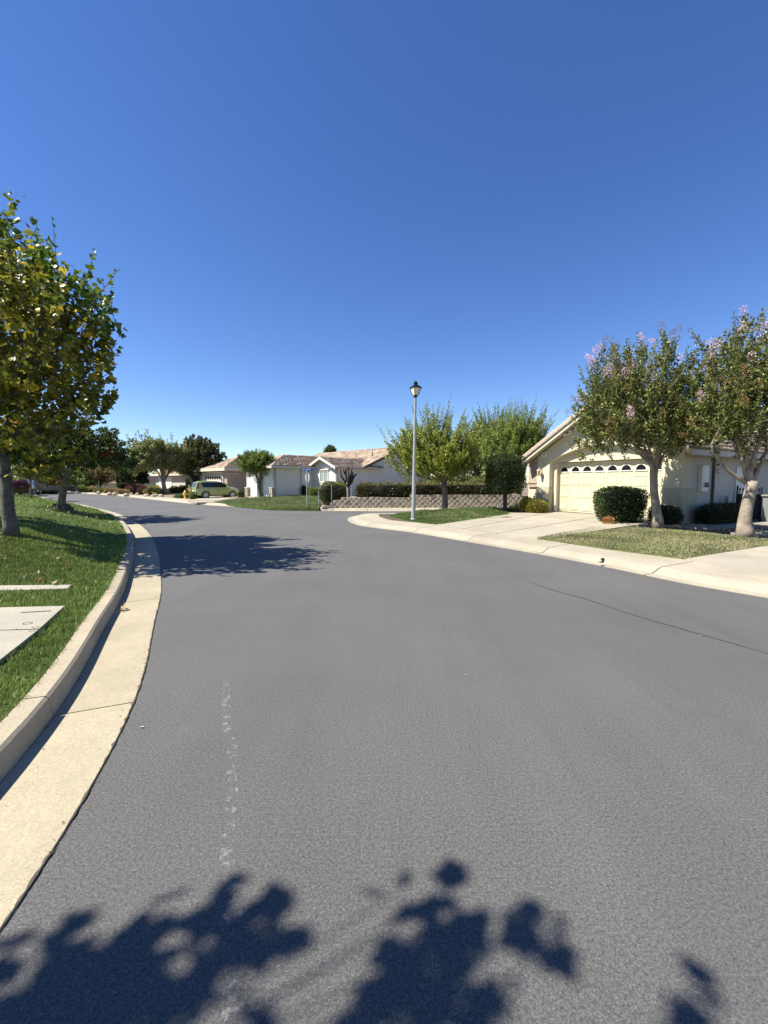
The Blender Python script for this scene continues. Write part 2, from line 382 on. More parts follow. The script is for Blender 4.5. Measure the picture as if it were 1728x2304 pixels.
L_px = [(69, 1997), (157, 1855), (217, 1756), (262, 1668), (289, 1617), (322, 1524), (335, 1469), (347, 1400), (362, 1340), (362, 1292), (358, 1252), (348, 1219), (334, 1199), (316, 1181.5), (291, 1167), (253, 1152), (210, 1142), (177, 1134), (123, 1126), (102, 1120), (72, 1114)]
lpts = [(-1.22, -9), (-1.2, -4), (-1.2, -1), (-1.27, .7)] + [tuple(at(x, y)[:2]) for x, y in L_px]
e = np.array(lpts[-1]) - np.array(lpts[-2]); e /= np.linalg.norm(e); lpts += [tuple(np.array(lpts[-1]) + e * 15), tuple(np.array(lpts[-1]) + e * 30 + (0, -2))]
STEP = .3
LC, Ls = smooth_curve(lpts, STEP); LN = normals(LC, 1)
GW = .47
o = empty('gutter'); st(o)
sweep_segments('gutter_slab', LC, LN, [(0, -.08), (0, .008), (.2, .007), (GW, .005), (GW, -.08)], M['gutter'], o, STEP, 10, .006)
o = empty('kerb'); st(o)
sweep_segments('kerb_stone', LC, LN, [(GW, -.1), (GW + .005, .0), (GW + .03, .135), (GW + .05, .152), (GW + .17, .155), (GW + .18, -.1)], M['kerb'], o, STEP, 10, .006)
# dirt line where asphalt meets gutter
b = MB(); rows = []
fine = np.arange(0, Ls[-1] - .3, .035); k0 = int(9 / .035); k1 = int(32 / .035)
for s_ in fine[k0:k1]:
    f_ = s_ / STEP; i = int(f_); f_ -= i; p_ = LC[i] * (1 - f_) + LC[i + 1] * f_; q_ = LN[i] * (1 - f_) + LN[i + 1] * f_
    w0 = -.002 - .007 * random.random() ** 3; w1 = .001 + .012 * random.random() ** 4
    rows.append((p_ + q_ * w0, p_ + q_ * w1))
vs = []; fs = []
for i, (a, c) in enumerate(rows):
    vs += [(a[0], a[1], .0095), (c[0], c[1], .0115)]
    if i: fs.append((2 * i - 2, 2 * i - 1, 2 * i + 1, 2 * i))
b.add(vs, fs); o = b.build('joint_dirt', M['joint']); tag(o, kind='stuff', label='thin line of dirt in the joint between gutter and asphalt', cat='dirt')

far_px = [(174, 1111), (246, 1114.6), (336, 1123.5), (433, 1134), (480, 1137.5), (558, 1142), (634, 1146), (711, 1149)]
npts = [(-85, 66), (-60, 62)] + [tuple(at(x, y)[:2]) for x, y in far_px] + [(-1.2, 23.0), (2, 23.2), (8, 24.3), (20, 29.5), (45, 41)]
NC, Ns = smooth_curve(npts, .4); NN = normals(NC, 1)
o = empty('far_pavement'); st(o)
sweep_segments('pavement_slab', NC, NN, [(0, -.1), (0, .008), (.28, .014), (.42, .1), (.5, .125), (1.5, .15), (1.5, -.1)], M['walk'], o, .4, 6, .01)
e_px = [(823, 1159), (792, 1162.6), (782, 1171), (809, 1183), (860, 1190), (937, 1200), (1200, 1245), (1369, 1277), (1534, 1312), (1728, 1346)]
epts = [(45, 38.5), (20, 27), (12, 23.6), (7, 21.6), (3.5, 20.7), (1.2, 20.5)] + [tuple(at(x, y)[:2]) for x, y in e_px]
e = np.array(epts[-1]) - np.array(epts[-2]); e /= np.linalg.norm(e); epts += [tuple(np.array(epts[-1]) + e * 6 + (0, .0)), tuple(np.array(epts[-1]) + e * 16 + (0, -1))]
EC, Es = smooth_curve(epts, .3); EN = normals(EC, 1)
o = empty('near_pavement'); st(o)
sweep_segments('pavement_slab', EC, EN, [(0, -.1), (0, .008), (.2, .014), (.34, .085), (.42, .112), (1.35, .15), (1.35, -.1)], M['walk'], o, .3, 8, .01)

# lots
def curve_dist(x, y, cv):
    d = np.full(len(x), 1e9)
    for k in range(0, len(cv), 2): d = np.minimum(d, (x - cv[k, 0]) ** 2 + (y - cv[k, 1]) ** 2)
    return np.sqrt(d)
def zN(x, y):
    x = np.atleast_1d(np.asarray(x, float)); y = np.atleast_1d(np.asarray(y, float))
    return .13 + .32 * sstep((curve_dist(x, y, NC) - 1.5) / 7)
def sheet_z(name, poly, zf, m, cuts=4, parent=None, thick=.15):
    bm = bmesh.new(); vs = [bm.verts.new((p[0], p[1], 0)) for p in poly]; f = bm.faces.new(vs)
    bmesh.ops.triangulate(bm, faces=[f])
    for _ in range(cuts): 
        bmesh.ops.subdivide_edges(bm, edges=bm.edges[:], cuts=1, use_grid_fill=True)
    bm.verts.ensure_lookup_table()
    xy = np.array([v.co[:2] for v in bm.verts]); z = zf(xy[:, 0], xy[:, 1])
    for v, q in zip(bm.verts, z): v.co.z = q
    bnd = [e for e in bm.edges if e.is_boundary]
    r = bmesh.ops.extrude_edge_only(bm, edges=bnd)
    for v in [x for x in r['geom'] if isinstance(x, bmesh.types.BMVert)]: v.co.z -= thick
    bmesh.ops.recalc_face_normals(bm, faces=bm.faces)
    if sum(f.normal.z for f in bm.faces) < 0: bmesh.ops.reverse_faces(bm, faces=bm.faces)
    me = bpy.data.meshes.new(name); bm.to_mesh(me); bm.free()
    return link(name, me, m, parent)
nb = [tuple(p) for p in (NC + NN * 1.49)[::6]]
st(sheet_z('north_yards', nb + [(60, 70), (60, 150), (-120, 150), (-120, 80)], zN, M['bed'], 5))
eb = [tuple(p) for p in (EC + EN * 1.34)[::5]]
st(sheet_z('east_yards', eb + [(60, -14), (60, 40)], lambda x, y: .13 + 0 * x, M['soil'], 1))

# left verge, banked
def Bf(Y): return np.interp(Y, [5.2, 6.0, 6.6, 8.5, 17, 26, 34, 45], [.0, .02, .17, .52, .40, .30, .22, .08])
def zL(x, y, d): return .15 + .03 * np.clip(d, 0, 1) + Bf(y) * sstep((d - .15) / 2.3)
D0 = GW + .175
ds = np.concatenate([np.linspace(0, 3, 13), np.array([4, 5.5, 7.5, 10, 14, 20, 30, 45])])
idx = np.arange(0, len(LC), 2)
# keep offsets straight lines across, lean outward directions away from camera for far rows
vs = []; fs = []
base = LC[idx] + LN[idx] * D0; nn = LN[idx]
gx = base[:, None, 0] + nn[:, None, 0] * ds[None, :]; gy = base[:, None, 1] + nn[:, None, 1] * ds[None, :]
gz = zL(gx, gy, np.broadcast_to(ds[None, :], gx.shape))
k = len(ds)
for i in range(len(idx)):
    for j in range(k): vs.append((gx[i, j], gy[i, j], gz[i, j]))
    if i:
        for j in range(k - 1): fs.append(((i - 1) * k + j, i * k + j, i * k + j + 1, (i - 1) * k + j + 1))
b = MB(); b.add(vs, fs); st(b.build('left_verge', M['lawn'], smooth=True))
def dL(x, y):
    x = np.atleast_1d(x); y = np.atleast_1d(y); bd = np.full(len(x), 1e9); out = np.zeros(len(x))
    for kk in range(0, len(LC), 2):
        dx = x - LC[kk, 0]; dy = y - LC[kk, 1]; dd = dx * dx + dy * dy; m_ = dd < bd; bd[m_] = dd[m_]; out[m_] = (dx * LN[kk, 0] + dy * LN[kk, 1])[m_]
    return out - D0
def gL(x, y): return float(zL(np.array([x]), np.array([y]), dL(x, y))[0])

o = empty('left_footpath'); st(o)
slab1 = [at(145, 1363, .2), at(88, 1414.5, .2), at(-320, 1426, .2), at(-320, 1374, .2)]
slab2 = [at(86, 1416.5, .2), at(0, 1484, .2), at(-90, 1560, .2), at(-420, 1570, .2), at(-420, 1429, .2)]
slab3 = [at(160, 1315.5, .2), at(152, 1324, .2), at(-300, 1338, .2), at(-300, 1320, .2)]
for s in (slab1, slab2, slab3): sheet('paving_slab', s, .2, M['path'], o)
slabs = [[(p.x, p.y) for p in s] for s in (slab1, slab2, slab3)]
# worn lettering and rings pressed into the slab (too worn to read)
b = MB()
c0 = at(50, 1378, .203); c1 = at(112, 1374.5, .203)
for k_ in range(11):
    p = c0.lerp(c1, k_ / 10); w = .012
    b.box(p.x - w, p.x + w * .2, p.y - .013, p.y + .016, .2, .2035); b.box(p.x - w, p.x + w * (.2 + .8 * (k_ % 2)), p.y + .01, p.y + .016, .2, .2035)
for (px, py, rr) in ((62, 1402, .045), (80, 1411, .03), (72, 1420, .025)):
    c = at(px, py, .203)
    b.add([(c.x + rr * f * math.cos(a * math.pi / 6), c.y + .8 * rr * f * math.sin(a * math.pi / 6), .2032) for f in (1, .8) for a in range(12)], [(i, (i + 1) % 12, 12 + (i + 1) % 12, 12 + i) for i in range(12)])
b.build('pressed_marks', M['joint'], o)

# east driveway of slabs, second driveway, shaded path
UX, UY = .48, -.877
H1o = (7.76, 18.8)
def H1(t, y, z=0): return Vector((H1o[0] + UX * t - UY * y, H1o[1] + UY * t + UX * y, z))
A_, B_, C_, D_ = at(975, 1181.5, .157), at(1208, 1214, .157), H1(4.62, .5, .27), H1(-2.5, .0, .27)
dr = empty('garage_driveway'); st(dr)
for i in range(3):
    for j in range(3):
        def bl(u, v): return (A_ * (1 - u) + B_ * u) * (1 - v) + (D_ * (1 - u) + C_ * u) * v
        g_ = .004
        q = [bl(i / 3 + g_, j / 3 + g_), bl((i + 1) / 3 - g_, j / 3 + g_), bl((i + 1) / 3 - g_, (j + 1) / 3 - g_), bl(i / 3 + g_, (j + 1) / 3 - g_)]
        sheet('driveway_slab', q, 0, M['drive'], dr)
o = empty('neighbour_driveway'); st(o)
q = [(1539, 1257.5), (1660, 1240), (1729, 1259), (1729, 1300), (1690, 1296)]
sheet('driveway_slab', [at(x, y, .158) for x, y in [(1540, 1257), (1640, 1241), (1790, 1268), (1760, 1306)]], 0, M['drive'], o)
sheet('driveway_slab', [at(x, y, .158) for x, y in [(1642, 1240.6), (1725, 1227.5), (1800, 1219), (2050, 1260), (1793, 1268)]], 0, M['drive'], o)
o = empty('shaded_path'); st(o)
sheet('path_slab', [at(x, y, .18) for x, y in [(1462, 1175), (1590, 1175), (1592, 1189), (1520, 1184), (1462, 1181)]], 0, M['path'], o)
sheet('path_slab', [at(x, y, .18) for x, y in [(1591.5, 1175), (1900, 1170), (1900, 1180), (1664, 1184.5), (1593.5, 1189)]], 0, M['path'], o)
sheet('path_slab', [at(x, y, .18) for x, y in [(1643, 1196), (1900, 1184), (1900, 1204), (1740, 1204), (1645, 1201)]], 0, M['path'], o)
# car driveway of the taupe house
o = empty('far_driveway'); st(o)
for q in ([(424, 1126.5), (500, 1124.5), (540, 1119), (470, 1116)], [(442, 1130.5), (479, 1129.8), (541, 1121), (500, 1125.2), (426, 1127)],  [(541, 1119.5), (545, 1120.5), (618, 1114), (556, 1111), (480, 1113), (474, 1115.5)]):
    pp = []
    for x, y in q:
        z = .2
        for _ in range(4): p = at(x, y, z); z = float(zN(p.x, p.y)[0]) + .035
        pp.append(at(x, y, z))
    sheet('driveway_slab', pp, 0, M['drive'], o)

# lawns with blades
def grass(name, P, h, w, tint, label, wind=.35):
    n = len(P); az = rng.random(n) * 2 * np.pi; lean = rng.normal(size=(n, 2)) * wind
    T = np.zeros((n, 3, 3)); wv = np.stack([np.cos(az), np.sin(az), 0 * az], 1) * w[:, None] * .5
    T[:, 0] = P - wv; T[:, 1] = P + wv; T[:, 2] = P + np.stack([lean[:, 0] * h, lean[:, 1] * h, h], 1)
    o = big_mesh(name, T, [(0, 1, 2)], 3, tint, M['grass'])
    tag(o, label, 'grass', kind='stuff'); return o
def val_noise(x, y, s, seed=0):
    ph = np.random.default_rng(seed).random(8) * 6.28
    return .5 + .25 * (np.sin(x * s + ph[0] + 1.7 * np.sin(y * s * .7 + ph[1])) + np.sin(y * s * 1.3 + ph[2] + 1.4 * np.sin(x * s * .8 + ph[3])))
G_LIT = [(.12, .175, .03, 4), (.17, .22, .045, 3), (.075, .125, .022, 3), (.28, .28, .11, 1.2), (.34, .3, .16, .4)]
# left: sample with density falling with distance
NB = 420000
ii = rng.integers(0, len(LC), NB); dd = rng.random(NB) ** 1.4 * 14
X = LC[ii, 0] + LN[ii, 0] * (D0 + dd) + rng.normal(size=NB) * .15; Y = LC[ii, 1] + LN[ii, 1] * (D0 + dd) + rng.normal(size=NB) * .15
yy = LC[ii, 1]
pr = np.clip((4.2 / np.maximum(np.hypot(X, Y), 1)) ** 1.1, 0, 1)
k_ = (yy > 1.5) & (rng.random(NB) < pr) & (X / np.maximum(Y, .1) > -1.05) & (Y > .5)
# extra in the near strip
ne = 90000
i2 = rng.integers(int(np.searchsorted(Ls, 11)), int(np.searchsorted(Ls, 21)), ne); d2 = rng.random(ne) * 2.2 + .0
X2 = LC[i2, 0] + LN[i2, 0] * (D0 + d2) + rng.normal(size=ne) * .08; Y2 = LC[i2, 1] + LN[i2, 1] * (D0 + d2) + rng.normal(size=ne) * .08
X = np.concatenate([X[k_], X2]); Y = np.concatenate([Y[k_], Y2])
d = dL(X, Y); ok = d > -.02
for s in slabs: ok &= ~pip(X, Y, s)
X, Y, d = X[ok], Y[ok], d[ok]
dist = np.hypot(X, Y); h = np.clip(.035 + .002 * dist, 0, .075) * (.6 + .8 * rng.random(len(X))); w = .004 + .0011 * dist
tint = palette(len(X), G_LIT, .3) * 1.4 * (.75 + .55 * val_noise(X, Y, 1.1))[:, None]
grass('lawn_grass', np.stack([X, Y, zL(X, Y, d) - .005], 1), h, w, tint, 'thick mown green grass on the banked verge left of the kerb')

def idw(poly):
    P = np.array([(p[0], p[1]) for p in poly]); Z = np.array([p[2] for p in poly])
    def f(x, y):
        d2 = (np.asarray(x)[:, None] - P[:, 0]) ** 2 + (np.asarray(y)[:, None] - P[:, 1]) ** 2 + .02
        w = 1 / d2 ** 1.2; return (w * Z).sum(1) / w.sum(1)
    return f
def densify(pts, st_=.6):
    out = []
    for a, b_ in zip(pts, pts[1:] + pts[:1]):
        n = max(1, int((b_ - a).length / st_)); out += [a.lerp(b_, i / n) for i in range(n)]
    return out
def lawn_poly(name, gname, poly, m, n, pal, label, hh=.05, ww=.022, dry=.25):
    poly = densify(poly); zf = idw(poly)
    st(sheet_z(name, [(p.x, p.y) for p in poly], zf, m, 2))
    xs = [p.x for p in poly]; ys = [p.y for p in poly]
    X = rng.uniform(min(xs), max(xs), n * 3); Y = rng.uniform(min(ys), max(ys), n * 3); k = pip(X, Y, [(p.x, p.y) for p in poly])
    X, Y = X[k][:n], Y[k][:n]
    t = palette(len(X), pal, .25) * (.75 + .5 * val_noise(X, Y, 2.2, 3))[:, None]
    vn = val_noise(X, Y, 1.3, 9) * .6 + val_noise(X, Y, 4.1, 10) * .4; dm = rng.random(len(X)) < np.clip((vn - .52) * 4 * dry, 0, .85)
    t[dm] = palette(int(dm.sum()), [(.40, .34, .20, 2), (.33, .29, .15, 2), (.27, .27, .11, 1)], .2)
    grass(gname, np.stack([X, Y, zf(X, Y) - .004], 1), hh * (.5 + .8 * rng.random(len(X))), np.full(len(X), ww), t, label)
    return zf
G_DRY = [(.12, .18, .045, 2.2), (.18, .20, .07, 2.5), (.34, .30, .17, 3.2), (.42, .36, .22, 1.6), (.07, .12, .03, 1)]
G_MID = [(.10, .16, .04, 4), (.13, .19, .05, 3), (.16, .21, .07, 2), (.26, .25, .12, .8)]
l1 = [at(876, 1160.5, .165), at(922, 1171, .165), at(987, 1179.5, .165), at(1149, 1158.3, .2), at(1125, 1149.5, .27), at(1172, 1147.5, .3), at(1165, 1144, .38), at(1112, 1140, .5), at(1061, 1140.8, .52), at(1009, 1144, .5), at(960, 1147.4, .4), at(905, 1154.5, .22)]
z1 = lawn_poly('corner_lawn', 'corner_lawn_grass', l1, M['lawn'], 26000, G_MID, 'bright green mown grass round the street lamp on the corner')
l2 = [at(1206, 1210.5, .165), at(1359, 1233, .165), at(1537, 1256.6, .165), at(1725, 1227, .165), at(1800, 1216, .165), at(1690, 1211.5, .17), at(1600, 1200, .18), at(1530, 1193, .18), at(1462, 1189, .18), at(1368, 1181.5, .18)]
z2 = lawn_poly('garden_lawn', 'garden_lawn_grass', l2, M['lawn_dry'], 42000, G_DRY, 'patchy half dry lawn between the two driveways on the right', .045, .013, 1.0)
def onN(px, py, dz=0):
    z = .2
    for _ in range(6): p = at(px, py, z); z = float(zN(p.x, p.y)[0]) + dz
    return at(px, py, z)
l3 = [onN(x, y, .04) for x, y in [(480, 1129.3), (557, 1137.5), (603, 1141), (640, 1142), (717, 1143), (722, 1138), (717, 1117), (653, 1114.5), (620, 1115), (576, 1118), (538, 1121.5)]]
z3 = lawn_poly('far_lawn', 'far_lawn_grass', l3, M['lawn'], 26000, G_MID + [(.30, .28, .15, 2)], 'lawn under the ball shaped tree across the street', .07, .03)
# ------------------------------------------------------------------ houses
TILE_COLS = [(.26, .19, .135, 3), (.31, .235, .17, 3), (.20, .145, .105, 2), (.37, .30, .225, 2), (.17, .125, .095, .5)]
def roof_plane(A, B, Cc, D, parent, tw=.31, row=.34, cols=TILE_COLS, thick=.06, tile_name='roof_tiles', deck='trim'):
    """A,B eave left/right, Cc,D ridge right/left (Vectors in the parent's space). Underlay slab + overlapping tiles."""
    A, B, Cc, D = map(Vector, (A, B, Cc, D)); n = (B - A).cross(D - A).normalized()
    if n.z < 0: n = -n
    vs = [A, B, Cc, D]; b = MB(); b.add(vs + [v - n * thick for v in vs], [(0, 1, 2, 3), (7, 6, 5, 4)] + [(i, (i + 1) % 4, 4 + (i + 1) % 4, 4 + i) for i in range(4)])
    b.build('roof_deck', M[deck], parent)
    H = ((D - A) - (B - A).normalized() * (D - A).dot((B - A).normalized())).length
    nr = max(1, int(H / row)); V = []
    e = (B - A).normalized()
    for r in range(nr):
        v0 = r / nr; v1 = (r + 1.12) / nr; p0 = A.lerp(D, v0); p1 = B.lerp(Cc, v0); q0 = A.lerp(D, min(v1, 1)); q1 = B.lerp(Cc, min(v1, 1))
        L = (p1 - p0).length
        if L < .1: continue
        m_ = max(1, round(L / tw)); off = .5 * (r % 2) / m_
        for c in range(-1, m_ + 1):
            a0 = max(0, c / m_ + off); a1 = min(1, (c + 1) / m_ + off)
            if a1 - a0 < .15 / m_: continue
            g = .006 / L
            a0 += g; a1 -= g; up = n * (.035 + random.random() * .012); lo = n * .006
            k = [p0.lerp(p1, a0), p0.lerp(p1, a1), q0.lerp(q1, a1), q0.lerp(q1, a0)]
            mid = n * .018
            m0 = k[0].lerp(k[1], .5) + up + mid; m1 = k[3].lerp(k[2], .5) + lo + mid
            V.append([k[0] + up, m0, k[1] + up, k[2] + lo, m1, k[3] + lo, k[0], k[1]])
    V = np.array([[tuple(p) for p in t] for t in V])
    return big_mesh(tile_name, V, [(0, 1, 4, 5), (1, 2, 3, 4), (6, 7, 2, 1, 0)], 3, palette(len(V), cols, .12), M['tile'], parent, 'stuff')
def ridge_caps(A, B, parent, n=None, r=.11):
    A, B = Vector(A), Vector(B); L = (B - A).length; n = n or max(1, int(L / .42)); d = (B - A) / n; me = None
    s = d.cross(Vector((0, 0, 1))).normalized(); u = s.cross(d).normalized()
    if u.z < 0: u = -u
    V = []
    for i in range(n):
        a = A + d * i - d * .04; b_ = A + d * (i + 1) + d * .04
        V.append([a + s * r * 1.1 - u * .02, a + s * r * .7 + u * .075, a - s * r * .7 + u * .075, a - s * r * 1.1 - u * .02,
                  b_ + s * r - u * .04, b_ + s * r * .6 + u * .05, b_ - s * r * .6 + u * .05, b_ - s * r - u * .04])
    V = np.array([[tuple(p) for p in t] for t in V])
    return big_mesh('ridge_caps', V, [(0, 1, 5, 4), (1, 2, 6, 5), (2, 3, 7, 6), (0, 3, 2, 1)], 3, palette(len(V), TILE_COLS, .1), M['tile'], parent, 'stuff')
def window(parent, T, w, h, frame=.06, deep=.05, mull_v=1, mull_h=1, mf='white', curtain=False, label=None):
    """T: matrix, local x along the wall, y into the wall, z up, origin lower left"""
    b = MB(); f = frame
    for (x0, x1, z0, z1) in ((0, f, 0, h), (w - f, w, 0, h), (f, w - f, 0, f), (f, w - f, h - f, h)): b.box(x0, x1, -.04, deep, z0, z1, T)
    for i in range(mull_v): x = w * (i + 1) / (mull_v + 1); b.box(x - .025, x + .025, -.03, deep - .01, f, h - f, T)
    o = b.build('window', M[mf], parent, label)
    for i in range(mull_v + 1):
        x0 = f + (w - 2 * f) * i / (mull_v + 1); x1 = f + (w - 2 * f) * (i + 1) / (mull_v + 1)
        box_obj('pane', (x0, x1, .015, .03, f, h - f), M['glass'], o, Mx=T)
    for i in range(mull_h): z = h * (.42 if mull_h == 1 else (i + 1) / (mull_h + 1)); box_obj('glazing_bar', (f, w - f, -.015, .014, z - .015, z + .015), M[mf], o, Mx=T)
    if curtain: box_obj('blind', (f + .02, w - f - .02, .004, .013, h * .45, h - f), M['curtain'], o, Mx=T)
    return o
def TM(x, y, z=0, ang=0): return Matrix.Translation((x, y, z)) @ Matrix.Rotation(ang, 4, 'Z')

# --- the cream house with the wide garage, on the right
Z0 = .27
h1 = empty('garage_house', (H1o[0], H1o[1], Z0), math.atan2(UY, UX), 'cream stucco house with an arched double garage door behind the flowering trees', 'house')
L0, L1, R0, R1 = -1.12, -.42, 4.50, 5.12       # pier edges along the front
DX0, DX1 = -.22, 4.30; DH = 2.2; RP = 2.0; SL = .58; ZR = 4.52   # ridge position, slope, ridge underside height
def top(t): return ZR - .2 - SL * abs(t - RP)
def arch(t): u_ = (t - (L1 + R0) / 2) / ((R0 - L1) / 2); return 2.24 + .56 * math.sqrt(max(0, 1 - u_ * u_ * .98)) if abs(u_) < 1 else 2.24
def arch2(t): u_ = (t - (L1 + R0) / 2) / ((R0 - L1) / 2); return 2.26 + .58 * (1 - u_ * u_)
b = MB()
b.prism([(L0, -.1), (L1, -.1), (L1, top(L1)), (L0, top(L0))], 0, .5)
b.prism([(R0, -.1), (R1, -.1), (R1, top(R1)), (R0, top(R0))], 0, .5)
n_ = 24; xs = [L1 + (R0 - L1) * i / n_ for i in range(n_ + 1)]
for i in range(n_):
    a, c = xs[i], xs[i + 1]; 
    def tp(t): return top(t)
    if (a - RP) * (c - RP) < 0: b.prism([(a, arch2(a)), (c, arch2(c)), (c, tp(c)), (RP, tp(RP)), (a, tp(a))], 0, .24)
    else: b.prism([(a, arch2(a)), (c, arch2(c)), (c, tp(c)), (a, tp(a))], 0, .24)
b.prism([(-1.75, -.1), (L0, -.1), (L0, top(L0)), (-1.75, top(-1.75))], .14, .4)
b.build('front_wall', M['stucco'], h1)
b = MB()   # inner frame filling below the arch
b.prism([(L1, -.1), (DX0, -.1), (DX0, DH + .02), (L1, DH + .02)], .241, .6)
b.prism([(DX1, -.1), (R0, -.1), (R0, DH + .02), (DX1, DH + .02)], .241, .6)
for i in range(n_):
    a, c = xs[i], xs[i + 1]; b.prism([(a, DH + .021), (c, DH + .021), (c, arch2(c) + .02), (a, arch2(a) + .02)], .2415, .6)
b.build('door_surround', M['stucco'], h1)
b = MB(); b.box(-1.75, -1.65, .4, 9, -.1, top(-1.75)); b.box(R1 - .25, R1, .5, 13, -.1, top(R1)); b.box(-1.75, R1, 12.8, 13, -.1, 2.2)
b.build('side_wall', M['side'], h1)
b = MB(); b.prism([(-1.75, 2.2), (R1, 2.2), (R1, top(R1)), (RP, top(RP)), (-1.75, top(-1.75))], 12.8, 13); b.build('rear_gable', M['side'], h1)
for (a, c, y0) in ((L0 - .02, L1 + .02, -.03), (R0 - .02, R1 + .03, -.03)):
    box_obj('pier_base', (a, c, y0, .235, -.1, 1.13), M['stucco_base'], h1, bevel=.006)
box_obj('side_base', (R1, R1 + .03, .236, .9, -.1, 1.13), M['stucco_base'], h1)
box_obj('left_base', (L1 + .021, DX0, .22, .2405, -.1, 0.02), M['stucco_base'], h1)
# door: leaf, sections, panels, arched windows
gd = box_obj('garage_door', (DX0, DX1, .44, .48, 0, DH), M['gdoor'], h1)
sec = DH / 4; cw = (DX1 - DX0) / 8
for r in range(4):
    box_obj('door_section', (DX0 + .004, DX1 - .004, .43, .4395, r * sec + .006, (r + 1) * sec - .006), M['gdoor'], gd)
pm = MB(); pw, ph = cw - .12, sec - .17
def frust(b, x0, x1, z0, z1, y0, y1, s_): b.add([(x0, y0, z0), (x1, y0, z0), (x1, y0, z1), (x0, y0, z1), (x0 + s_, y1, z0 + s_), (x1 - s_, y1, z0 + s_), (x1 - s_, y1, z1 - s_), (x0 + s_, y1, z1 - s_)], [(0, 1, 5, 4), (1, 2, 6, 5), (2, 3, 7, 6), (3, 0, 4, 7), (4, 5, 6, 7)])
frust(pm, 0, pw, 0, ph, 0, .012, .018); frust(pm, .03, pw - .03, .03, ph - .03, .0115, -.014, .022); pm_ = pm.mesh('panel'); pm_.materials.append(M['gdoor'])
fr = MB()
for x0, x1, z0, z1 in ((0, pw, 0, .012), (0, pw, ph - .012, ph), (0, .012, .012, ph - .012), (pw - .012, pw, .012, ph - .012)): fr.box(x0, x1, -.014, .0, z0, z1)
frm = fr.mesh('moulding'); frm.materials.append(M['gdoor'])
for r in range(3):
    for c in range(8):
        o = link('panel', pm_, None, gd); o.location = (DX0 + c * cw + .06, .4285, r * sec + .085)
        q = link('moulding', frm, None, gd); q.location = o.location
wr = cw * .5 - .085; zc = 3 * sec + .15
wf = MB(); gl = MB(); pts_o = []; pts_i = []
for i in range(13):
    a = math.pi * i / 12; pts_i.append((wr * math.cos(a), wr * 1.05 * math.sin(a))); pts_o.append(((wr + .035) * math.cos(a), (wr * 1.05 + .035) * math.sin(a)))
for i in range(12): wf.prism([pts_i[i], pts_o[i], pts_o[i + 1], pts_i[i + 1]], -.03, 0)
wf.box(-wr - .045, wr + .045, -.03, 0, -.035, 0)
pts_i2 = [(p[0] * .995, p[1] * .995 + .001) for p in pts_i]; gl.prism(pts_i2, -.008, 0)
wfm = wf.mesh('window_frame'); wfm.materials.append(M['white']); glm = gl.mesh('arched_window'); glm.materials.append(M['glass'])
for c in range(8):
    o = link('arched_window', glm, None, gd); o.location = (DX0 + (c + .5) * cw, .4285, zc)
    q = link('window_frame', wfm, None, o)
# roof
E0, E1 = -1.62, 5.62; yF, yB = -.45, 13.3
zt = lambda t: ZR - SL * abs(t - RP)
roof_plane((E0, yB, zt(E0)), (E0, yF, zt(E0)), (RP, yF, ZR), (RP, yB, ZR), h1, thick=.1)
roof_plane((E1, yF, zt(E1)), (E1, yB, zt(E1)), (RP, yB, ZR), (RP, yF, ZR), h1, thick=.1)
ridge_caps((RP, yF, ZR + .03), (RP, yB, ZR + .03), h1)
rt = MB()     # barrel rake tile, along +x local
for i in range(5): pass
def rake_tiles(t0, t1, m_):
    A = Vector((t0, yF, zt(t0) + .05)); B = Vector((t1, yF, zt(t1) + .05)); d = (B - A) / m_; ang = math.atan2(d.z, d.x); me = None
    L = d.length * 1.08; b = MB(); prof = [(-.09, -.10), (-.09, .03), (-.05, .075), (.02, .085), (.09, .06), (.13, .0)]
    n = len(prof); k = len(b.v)
    vs = [(0, y, z + .018) for y, z in prof] + [(L, y * .92, z) for y, z in prof] + [(0, y * .85, z - .016 + .018) for y, z in prof]
    fs = [(i, i + 1, n + i + 1, n + i) for i in range(n - 1)] + [(i, i + 1, 2 * n + i + 1, 2 * n + i) for i in range(n - 1)]
    b.add(vs, fs); me = b.mesh('rake_tile'); a = me.attributes.new('tint', 'FLOAT_COLOR', 'POINT')
    a.data.foreach_set('color', np.tile([.42, .34, .26, 1], len(me.vertices)).astype(np.float32)); me.materials.append(M['tile'])
    for i in range(m_):
        o = link('rake_tile', me, None, h1); o.location = A + d * i; o.rotation_euler = (0, -ang, 0) if t1 > t0 else (0, -ang, 0)
rake_tiles(E0, RP, 13)
for s_, t0 in ((1, E0), (-1, E1)):
    b = MB(); b.prism([(t0, zt(t0) - .23), (t0, zt(t0) - .02), (RP, ZR - .02), (RP, ZR - .23)], yF - .02, yF + .03); b.build('rake_board', M['trim'], h1)
    b = MB(); b.prism([(t0, zt(t0) - .1), (t0, zt(t0) - .0), (RP, ZR - .0), (RP, ZR - .1)], yF - .05, yF - .021); b.build('rake_trim', M['trim'], h1)
for t0 in (E0, E1): box_obj('fascia_board', (t0 - .03, t0 + .0, yF, yB, zt(t0) - .2, zt(t0) - .03), M['trim'], h1)
b = MB()
for s_, a, c in ((1, E0, L0 + .15), (-1, E1, R1 - .15)):
    pass
